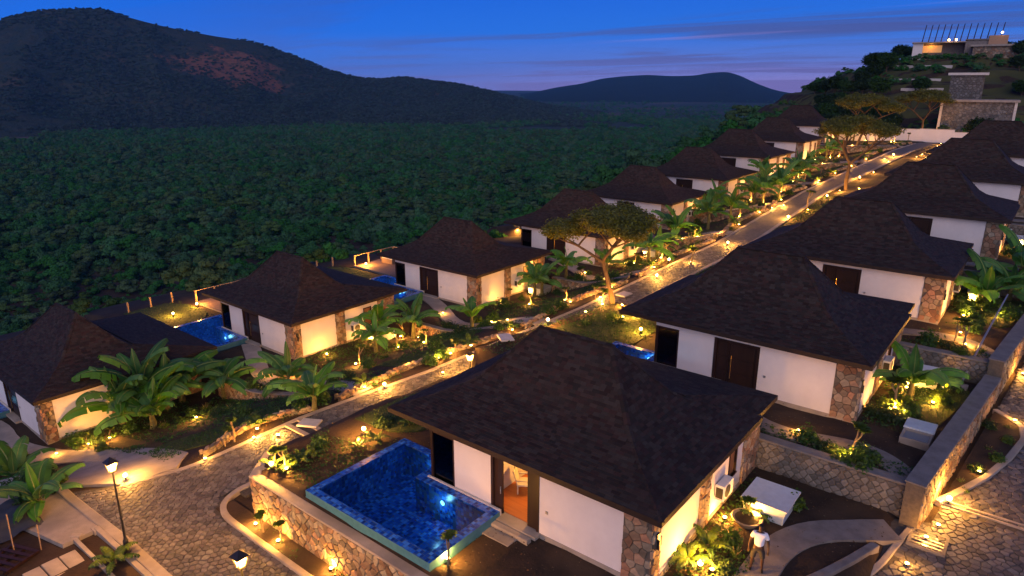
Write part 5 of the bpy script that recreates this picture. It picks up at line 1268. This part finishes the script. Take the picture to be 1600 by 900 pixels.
# planter bowl
x, y = -6.75, 22.35
pb = thing('planter_bowl', 'wide clay planter bowl between the white tank and the man', 'planter', (x,y,g(x,y)))
ob('bowl', MB().lathe([(.30,0),(.34,.02),(.55,.28),(.58,.30),(.55,.32),(.50,.29),(.30,.22)], 18).mesh('bowl', MT['pot'], False), pb); ob('soil', MB().lathe([(.50,.24),(.49,.27)], 16).mesh('soil', MT['soil']), pb)
# concrete chamber and its cover in the second hill-side garden, drain box by the long wall
t = thing('utility_chamber', 'grey concrete utility chamber with flat lid inside the long garden wall', 'utility box', (-2.75,31.2,g(-2.75,31.2)))
ob('frame', MB().box(-.55,-.45,-1,1,-.1,.28).box(.45,.55,-1,1,-.1,.28).box(-.45,.45,-1,-.9,-.1,.28).box(-.45,.45,.9,1,-.1,.28).box(-.45,.45,-.05,.05,-.1,.28).mesh('frame', MT['concrete']), t)
ob('lid', MB().bev(-.58,.58,.02,1.03,.281,.36,.02).mesh('lid', MT['white_panel']), t); ob('cover', MB().box(-.45,.45,-.9,-.05,.0,.20).mesh('cover', MT['metal_grey']), t)
t = thing('drain_box', 'open concrete drain box at the foot of the long wall', 'drain', (-1.35,25.6,rs_z(0,25.6)))
ob('frame', MB().box(-.6,-.5,-.6,.6,-.3,.10).box(.5,.6,-.6,.6,-.3,.10).box(-.5,.5,-.6,-.5,-.3,.10).box(-.5,.5,.5,.6,-.3,.10).mesh('frame', MT['concrete_dark']), t)
for i in range(4): ob('grate_bar', cached('gb', lambda: MB().box(-.5,.5,-.04,.04,.03,.06).mesh('grate_bar', MT['metal_grey'])), t, (0,-.33+i*.22,0))
ob('pit', MB().box(-.5,.5,-.5,.5,-.28,.02).mesh('pit', MT['metal_black']), t)
# leaning pole with frame in the third hill-side garden
bx_, by_, bz_ = pg(1497, 605); tip = at(1575, 460, 4.6)
t = thing('leaning_pole', 'tall grey pole leaning over the garden by the third hill-side retaining wall', 'pole', (bx_,by_,bz_))
ob('shaft', MB().tube([(0,0,-.2),((tip[0]-bx_)*.5,(tip[1]-by_)*.5,(tip[2]-bz_)*.5+.08),(tip[0]-bx_,tip[1]-by_,tip[2]-bz_)], [.06,.05,.035], 8).mesh('shaft', MT['metal_grey']), t); ob('footing', MB().bev(-.4,.4,-.4,.4,-.2,.1,.03).mesh('footing', MT['concrete']), t)
ob('brace', MB().tube([(-.9,-.5,.0),(-.45,-.2,.9),(-.1,.1,1.0)], .025, 6).mesh('brace', MT['metal_grey']), t)
# loose slabs on the street
for i, (px, py, lab) in enumerate([(484,664,'loose pale concrete slab beside the street drain'),(975,462,'pale concrete slab at the street edge under the acacia'),(790,530,'pale slab step at the third valley-side garden entrance')]):
    x, y, z = pg(px, py); ob('pale_slab', cached('slab', lambda: MB().bev(-.55,.55,-.4,.4,0,.10,.02).mesh('pale_slab', MT['pale_trim'])), None, (x,y,z+.06), .5+i, label=lab, cat='slab')

# lower-left corner: pit, covers and clutter by the concrete platform
zc = float(zs(8))-.25
t = thing('drain_pit', 'long open concrete drain pit beside the platform kerb', 'drain', (-26.6,7.9,zc))
ob('wall', MB().box(-2.3,2.6,.30,.5,-.9,.30).mesh('wall', MT['concrete']), t); ob('wall', MB().box(-2.3,2.6,-.5,-.35,-.9,.2).mesh('wall', MT['concrete']), t); ob('bottom', MB().box(-2.3,2.6,-.35,.3,-.9,-.6).mesh('bottom', MT['metal_black']), t)
for i in range(4):
    for j in range(3): ob('drain_cover', cached(('cs',(i+j)%3), lambda: MB().bev(-.55,.55,-.29,.29,-.3,.11+.03*rp.random(),.02).mesh('drain_cover', MT['concrete'])), None, (-27.75+i*1.15, 5.7+j*.62, zc), rp.uniform(-.02,.02), label='rectangular concrete cover slab beside the drain pit', cat='drain cover', group='cover slabs beside the drain pit')
t = thing('timber_pallet', 'broken dark timber pallet by the concrete cover slabs', 'pallet', (-29.7,5.4,zc+.05), R(20))
for i in range(5): ob('slat', cached('pslat', lambda: MB().box(-.75,.75,-.07,.07,.12,.15).mesh('slat', MT['dark_wood'])), t, (0,-.6+i*.3,0), rp.uniform(-.06,.06))
for i in range(3): ob('bearer', cached('pbear', lambda: MB().box(-.05,.05,-.7,.7,0,.118).mesh('bearer', MT['dark_wood'])), t, (-.65+i*.65,0,0))
for i, (px, py, h) in enumerate([(22,862,1.7),(64,858,1.1)]):
    x, y, z = at(px, py, zc); ob('survey_stake', MB().tube([(0,0,-.2),(-.06,.05,h)], .025, 6).mesh('survey_stake', MT['rail_wood']), None, (x,y,z), label=['tall thin timber stake at the platform edge','short thin timber stake beside the concrete covers'][i], cat='stake')
b = MB(); r = random.Random(9)
N_ = 12; vs = [( -1.6+3.2*i/N_, -1.1+2.2*j/N_, .18+.25*vnoise(i*.9,j*.9,2.2,4).item()-.16*abs(i-6)/6) for j in range(N_+1) for i in range(N_+1)]
b.add(vs, [(j*(N_+1)+i, j*(N_+1)+i+1, (j+1)*(N_+1)+i+1, (j+1)*(N_+1)+i) for j in range(N_) for i in range(N_)])
x, y, z = at(5, 830, zc); ob('tarpaulin', b.mesh('tarpaulin', MT['tarp'], True), None, (x-.8,y+.2,z-.1), label='crumpled dark grey tarpaulin by the concrete platform', cat='tarpaulin')
for i, (px, py) in enumerate([(150,832),(120,842),(178,838)]):
    x, y, z = at(px, py, zc+.05); ob('concrete_block', cached('cblk', lambda: MB().bev(-.2,.2,-.12,.12,0,.2,.015).mesh('concrete_block', MT['concrete'])), None, (x,y,z), i*.7, label='loose grey concrete block lying by the cover slabs', cat='block', group='loose blocks by the cover slabs')

# ------------------------------------------------------------------ boundary wall, hill buildings, hill trees
t = thing('boundary_wall', 'long plain white boundary wall across the end of the street', 'wall', (0,139,0))
for i in range(6):
    x0 = -36+i*5.2; z = max(g(x0+2.6,138.5), 5.6); ob('wall_panel', MB().box(x0,x0+5.2,-.12,.12,z-1.5,z+2.05+.05*(i%2)).mesh('wall_panel', MT['plaster']), t)
    ob('coping', MB().box(x0,x0+5.2,-.16,.16,z+2.06+.05*(i%2),z+2.14+.05*(i%2)).mesh('coping', MT['concrete']), t)
def hp(px, dist):   # point on the ground at a distance along a pixel column
    a = azpx(px); return (-math.sin(a)*dist, math.cos(a)*dist)
x, y = hp(1478, 196); hz = 15.6 + (130-92)/1114*196
t = thing('hilltop_lodge', 'low flat-roofed lodge with tall slanting poles on the hilltop', 'building', (x,y,hz), azpx(1478), sc=.72)
ob('wall', MB().box(-11,-8.2,0,6,-2,3.2).mesh('wall', MT['plaster']), t); ob('wall', MB().box(-8.2,3.5,4.5,6,-2,3.2).mesh('wall', MT['concrete_dark']), t); ob('wall', MB().box(3.5,9.5,-.5,6,-2,3.8).mesh('wall', MT['concrete_dark']), t); ob('wall', MB().box(9.5,14.5,-1,6,-2,5.0).mesh('wall', MT['pillar_stone']), t)
ob('roof', MB().box(-11.4,3.6,-.8,6.4,3.2,3.55).mesh('roof', MT['concrete']), t); ob('roof', MB().box(3.4,9.8,-.9,6.4,3.801,4.1).mesh('roof', MT['concrete_dark']), t)
ob('window', MB().box(-8.2,-2.8,4.38,4.5,.4,2.6).mesh('window', mat('lit_window', (.9,.5,.2), emit=(1,.55,.2), estr=.25)), t)
for i in range(13): ob('pole', cached('hpole', lambda: MB().tube([(0,0,0),(.55,0,5.2)], [.16,.12], 6).mesh('pole', MT['dark_wood'])), t, (-8.6+i*1.75, -.4, 3.56))
point(t, (-6,3.2,2.6), 70, .2); point(t, (-1,-1.5,4.3), 60, .2)
lmp = MB().lathe([(.0,-.30),(.22,-.2),(.3,0),(.22,.2),(.0,.30)], 10).mesh('globe', MT['lamp_glow'])
for i, (a, c, zz) in enumerate(((-1.2,-.9,4.0),(.8,-.9,4.0),(12.6,-1.3,5.8))): ob('globe', lmp, t, (a,c,zz))
for (px, py, dist, w, h, dpt, m_, lab, cat) in [(1511,158,158,5.4,7.5,5,'grey_stone','grey stone tower with pale flat roof on the terraced hillside','tower'),(1535,188,150,11,6.4,5,'grey_stone','low stone building with flat slab roof below the hillside tower','building'),(1548,112,190,9,6.5,6,'pillar_stone','square stone blockhouse among trees on the hilltop','building')]:
    x, y = hp(px, dist); zb = CAMH + (130-py)/1114*dist
    t = thing('stone_building', lab, cat, (x,y,zb), azpx(px))
    ob('wall', MB().box(-w/2,w/2,0,dpt,-4,h*.72).mesh('wall', MT['concrete_dark'] if w > 8 else MT['mortar']), t)
    ob('roof', MB().box(-w/2-.5,w/2+.5,-.6,dpt+.4,h*.721,h*.78).mesh('roof', MT['pale_trim'] if cat == 'tower' else MT['concrete']), t)
    j = MB(); r = random.Random(int(px))
    for p in cells(-w/2, w/2, -1, h*.72, .6, .42, .8, r):
        vs, fs, c = stone_geo(p, .04, .10, .05); j.add([(u,-q,v) for u,v,q in vs], fs)
    ob('stones', j.mesh('stones', MT['grey_stone'] if cat == 'tower' else MT[m_]), t, kind='stuff')
    for sx in ((-1,1) if cat != 'tower' and w > 10 else ()): ob('corner_post', MB().box(sx*w/2-.2,sx*w/2+.2,-.35,-.12,-2,h*.72).mesh('corner_post', MT['pale_trim']), t)
# terrace walls on the hill, along lines seen in the photograph
for i, (pxa, pxb, py) in enumerate([(1398,1488,106),(1396,1470,127),(1408,1474,142)]):
    pts = [pg(pxa+(pxb-pxa)*k/8, py)[:2] for k in range(9)]
    kerb('terrace_wall', pts, .5, .55, MT['pale_trim'], g, 1.0, kind=None, lab=['uppermost pale terrace wall below the hilltop lodge','middle pale terrace wall on the grassy hill','lowest pale terrace wall on the grassy hill'][i], cat='wall')
mat('hill_grass', (.075,.075,.022), (.05,.05,.018), .25, .95, .5, 2, c3=(.04,.045,.015))
HX, HY = np.meshgrid(np.arange(-60,40,1.6), np.arange(150,225,1.6))
ob('hill', grid_mesh('hill', np.arange(-60,40,1.6), np.arange(150,225,1.6), G(HX,HY)+.06+(vnoise(HX,HY,3,8)-.5)*.5, MT['hill_grass']), kind='structure')
def broad(seed, lm): return tree_mesh(seed, 4.2, .6, .55, 7000, .22, lm, 3, .16, (0,0), 1.15, .22, .85)
TD = [broad(31,'leaf_dark'), broad(32,'leaf_dark'), broad(33,'leaf_green')]
hill_trees = [(1285,152,170),(1300,146,168),(1315,140,172),(1330,132,176),(1345,126,180),(1300,160,160),(1325,158,158),(1350,150,160),(1375,140,170),(1362,128,185),(1340,165,150),(1365,175,150),(1385,168,152),(1390,178,148),(1372,108,192),(1388,103,196),(1400,98,200),(1412,96,204),(1360,116,188),(1530,100,200),(1545,86,208),(1556,84,212),(1567,88,214),(1578,95,212),(1590,105,205),(1520,105,198),(1500,96,204),(1590,140,180),(1585,125,190),(1600,160,170),(1300,172,150),(1280,168,152),(1440,150,172),(1560,200,146),(1545,190,146),(1275,150,185),(1292,150,182),(1308,148,178),(1322,146,176),(1336,142,176),(1350,138,176),(1310,165,155),(1330,172,150),(1352,162,155),(1372,155,158),(1395,158,156),(1290,160,165),(1382,120,186),(1350,172,146),(1400,172,150)]
for i, (px, py, dist) in enumerate(hill_trees):
    x, y = hp(px, dist); z = g(x, y)
    w = 'on the left flank of the terraced hill' if px < 1420 else 'beside the hilltop buildings' if py < 130 else 'low on the terraced hill by the tower'
    tree((x,y,z-.3), ('dark bushy tree ' if i % 3 < 2 else 'green bushy tree ')+w, TD[i%3], rp.random()*6.28, rp.uniform(.75,1.15)*(1.3 if 1540 < px < 1580 and py < 100 else 1), ('dark trees ' if i % 3 < 2 else 'green trees ')+w, 'hill_tree')
if grass_q: ob('grass', quads_mesh('grass', np.concatenate(grass_q), mat=MT['grass_blade']), kind='stuff', label='short green grass growing on the garden lawns', cat='grass')
# low ground cover in the beds
def cover():
    Q = []
    def fill(x0, x1, y0, y1, dens, thr, seed):
        n = int((x1-x0)*(y1-y0)*dens); x = x0+RN.random(n)*(x1-x0); y = y0+RN.random(n)*(y1-y0); ok = fbm(x, y, 2.2, 3, seed) > thr
        x, y = x[ok], y[ok]; lump = vnoise(x, y, .7, seed+5); z = G(x,y) + .03 + .22*lump*RN.random(len(x))
        Q.append(leaf_quads(np.stack([x,y,z],1), np.stack([RN.normal(size=len(x))*.5, RN.normal(size=len(x))*.5, np.ones(len(x))],1), .035+.05*RN.random(len(x)), RN, .6))
    for k in range(9):
        ox, oy, oz = LP[k]; d = 130 if k < 4 else 50; y0 = max(LB[k]+.9, 12.5)
        fill(ox+.2, ox+2.6, oy+.3 if k else 11.6, oy+9, d, .40, k); fill(ox+.2, float(XL(y0))-1.2, y0, y0+1.0, d, .38, k+30)
        fill(ox+2.0, float(XL(oy+5))-1.3, y0+1.5, min(LB[k+1]-.2, oy+10.5), d*.55, .47, k+200)
        if k: fill(ox+.3, float(XL(y0))-1.0, max(LB[k]-2.6,12.5), LB[k]-.1, d, .45, k+60)
    for k in range(0, 5):
        ox, oy, oz = RP[k]; d = 130 if k < 3 else 50
        fill(ox+.15, ox+2.2, oy+.3, oy+9, d, .42, k+90)
        if k: fill(ox-7, float(WX(oy))-1, RB[k]+.6, RB[k]+1.7, d, .36, k+120)
    for k in range(1, 5):
        ox, oy, oz = RP[k]; fill(float(XR(oy))+.5, ox-12, RB[k]+.5, RB[k+1]-.3, 70, .40, k+230)
    fill(-24.8, -21.3, 13.6, 18.5, 90, .5, 151); fill(-24.4,-17,12.0,12.75,60,.55,152)
    fill(-44,-36,2,9.5,90,.45,153)
    return quads_mesh('ground_cover', np.concatenate(Q), mat=MT['leaf_green'])
ob('ground_cover', cover(), kind='stuff', label='low green leafy ground cover in the garden beds', cat='ground cover')

# ------------------------------------------------------------------ the man on the path
def skin_obj(name, chains, m, parent, sub=2):
    """chains: lists of ((x,y,z), radius); chains that start at an existing point share it"""
    V, Rr, E_ = [], [], []
    idx = {}
    for ch_ in chains:
        prev = None
        for p, r in ch_:
            key = tuple(round(c, 4) for c in p)
            if key not in idx: idx[key] = len(V); V.append(p); Rr.append(r)
            if prev is not None: E_.append((prev, idx[key]))
            prev = idx[key]
    me = bpy.data.meshes.new(name); me.from_pydata(V, E_, []); me.materials.append(m)
    o = ob(name, me, parent); md = o.modifiers.new('skin', 'SKIN'); md.use_smooth_shade = True
    for i, r in enumerate(Rr): me.skin_vertices[0].data[i].radius = (r, r) if not hasattr(r,'__len__') else r
    me.skin_vertices[0].data[0].use_root = True
    s_ = o.modifiers.new('smooth', 'SUBSURF'); s_.levels = sub; s_.render_levels = sub
    return o
px_, py_, pz_ = pg(1181, 893)
man = thing('person', 'person in white t-shirt and dark shorts standing on the winding garden path', 'person', (px_,py_,pz_+.06), math.atan2(-py_, -px_)+math.pi/2)
# local frame: x to the person's left, -y ahead
pel = (0,0,.93); ch1 = (0,.01,1.22); nk = (0,.01,1.47)
body = [[(pel,(.15,.11)),((0,0,1.08),(.135,.10)),(ch1,(.165,.115)),((0,.01,1.38),(.13,.09)),(nk,.055),((0,-.01,1.54),.058),((0,-.015,1.62),(.078,.092)),((0,-.01,1.70),(.075,.09)),((0,.0,1.755),.05)]]
for sx in (-1,1):
    body.append([((0,.01,1.38),(.13,.09)),((sx*.17,.01,1.40),.062),((sx*.23,.02,1.26),.05),((sx*.28,.02,1.10),.043),((sx*.30,-.03,.95),.036),((sx*.305,-.06,.86),.028),((sx*.305,-.07,.80),(.036,.02))])
    hx = sx*.305
    for k, (dx, l, rr_) in enumerate(((-.028,.075,.0085),(-.01,.085,.009),(.009,.08,.0085),(.026,.062,.0075))):
        body.append([((hx,-.07,.80),(.036,.02)),((hx+dx,-.075,.765),rr_),((hx+dx,-.082,.765-l*.5),rr_),((hx+dx*.9,-.074,.765-l),rr_*.85)])
    body.append([((hx,-.07,.80),(.036,.02)),((hx-sx*.035,-.095,.80),.010),((hx-sx*.04,-.11,.765),.009)])
    body.append([(pel,(.15,.11)),((sx*.10,0,.84),.095),((sx*.13,-.01,.66),.078),((sx*.15,-.015,.50),.058),((sx*.16,0,.34),.056),((sx*.17,.02,.11),.038),((sx*.175,.02,.055),.042),((sx*.185,-.06,.035),.034),((sx*.19,-.13,.028),.028)])
bd_ = skin_obj('body', body, MT['skin'], man)
skin_obj('t_shirt', [[((0,0,.90),(.175,.13)),((0,0,1.08),(.165,.125)),((0,.01,1.22),(.19,.138)),((0,.01,1.38),(.155,.108)),((0,.01,1.44),.085)]] + [[((0,.01,1.38),(.155,.108)),((sx*.175,.01,1.40),.085),((sx*.235,.02,1.25),.075),((sx*.25,.02,1.21),.074)] for sx in (-1,1)], MT['shirt'], man)
skin_obj('shorts', [[((0,0,.98),(.165,.12)),((0,0,.92),(.17,.125))]] + [[((0,0,.92),(.17,.125)),((sx*.105,0,.83),.112),((sx*.135,-.01,.66),.10),((sx*.152,-.012,.47),.088)] for sx in (-1,1)], MT['shorts'], man)
skin_obj('hair', [[((0,.0,1.66),(.083,.095)),((0,.005,1.72),(.083,.097)),((0,.01,1.77),.055)]], MT['hair'], man, 2)
for sx in (-1,1): skin_obj('shoe', [[((sx*.175,.035,.04),.045),((sx*.183,-.05,.035),.042),((sx*.19,-.15,.03),.034)]], MT['hair'], man, 1)

# ------------------------------------------------------------------ evening haze
hm = bpy.data.materials.new('haze'); hm.use_nodes = True; nt = hm.node_tree; nt.nodes.clear()
ho = nd(nt, 'ShaderNodeOutputMaterial'); hv = nd(nt, 'ShaderNodeVolumePrincipled'); hv.inputs['Color'].default_value = (.16,.52,1.0,1); hv.inputs['Density'].default_value = .00007; hv.inputs['Anisotropy'].default_value = .0
nt.links.new(hv.outputs[0], ho.inputs['Volume'])
top = max(float(MV1[...,2].max()), float(MV2[...,2].max())) + 30
ob('haze', MB().box(-5600,2600,-2300,5600,-90,top).mesh('haze', hm), kind='stuff')

# scrub on the terraced hill, litter on the beds
n = 1500; hx_ = -62+RN.random(n)*95; hy_ = 146+RN.random(n)*66; okh = (fbm(hx_,hy_,14,3,17) > .46) & (hx_ > -60)
scatter('hill_scrub', np.stack([hx_, hy_, G(hx_,hy_)-.5],1)[okh], .10+.20*RN.random(okh.sum()), 'low scrub bushes scattered over the terraced hill', 'scrub')
mat('litter', (.10,.065,.03), (.06,.04,.02), 3, .9, island=.5)
def litter():
    n = 26000; x = -46+RN.random(n)*46; y = 9+RN.random(n)*50; ok = np.array([not in_street(a, c) for a, c in zip(x, y)]) & (x < WX(y)-.7) & ((y > 13.3) | (x < -36))
    x, y = x[ok], y[ok]; P_ = np.stack([x, y, G(x,y)+.035+.03*RN.random(len(x))],1)
    return quads_mesh('leaf_litter', leaf_quads(P_, np.stack([RN.normal(size=len(x))*.3, RN.normal(size=len(x))*.3, np.ones(len(x))],1), .02+.035*RN.random(len(x)), RN, .6), mat=MT['litter'])
ob('leaf_litter', litter(), kind='stuff', label='dry leaf litter lying on the garden soil', cat='leaf litter')
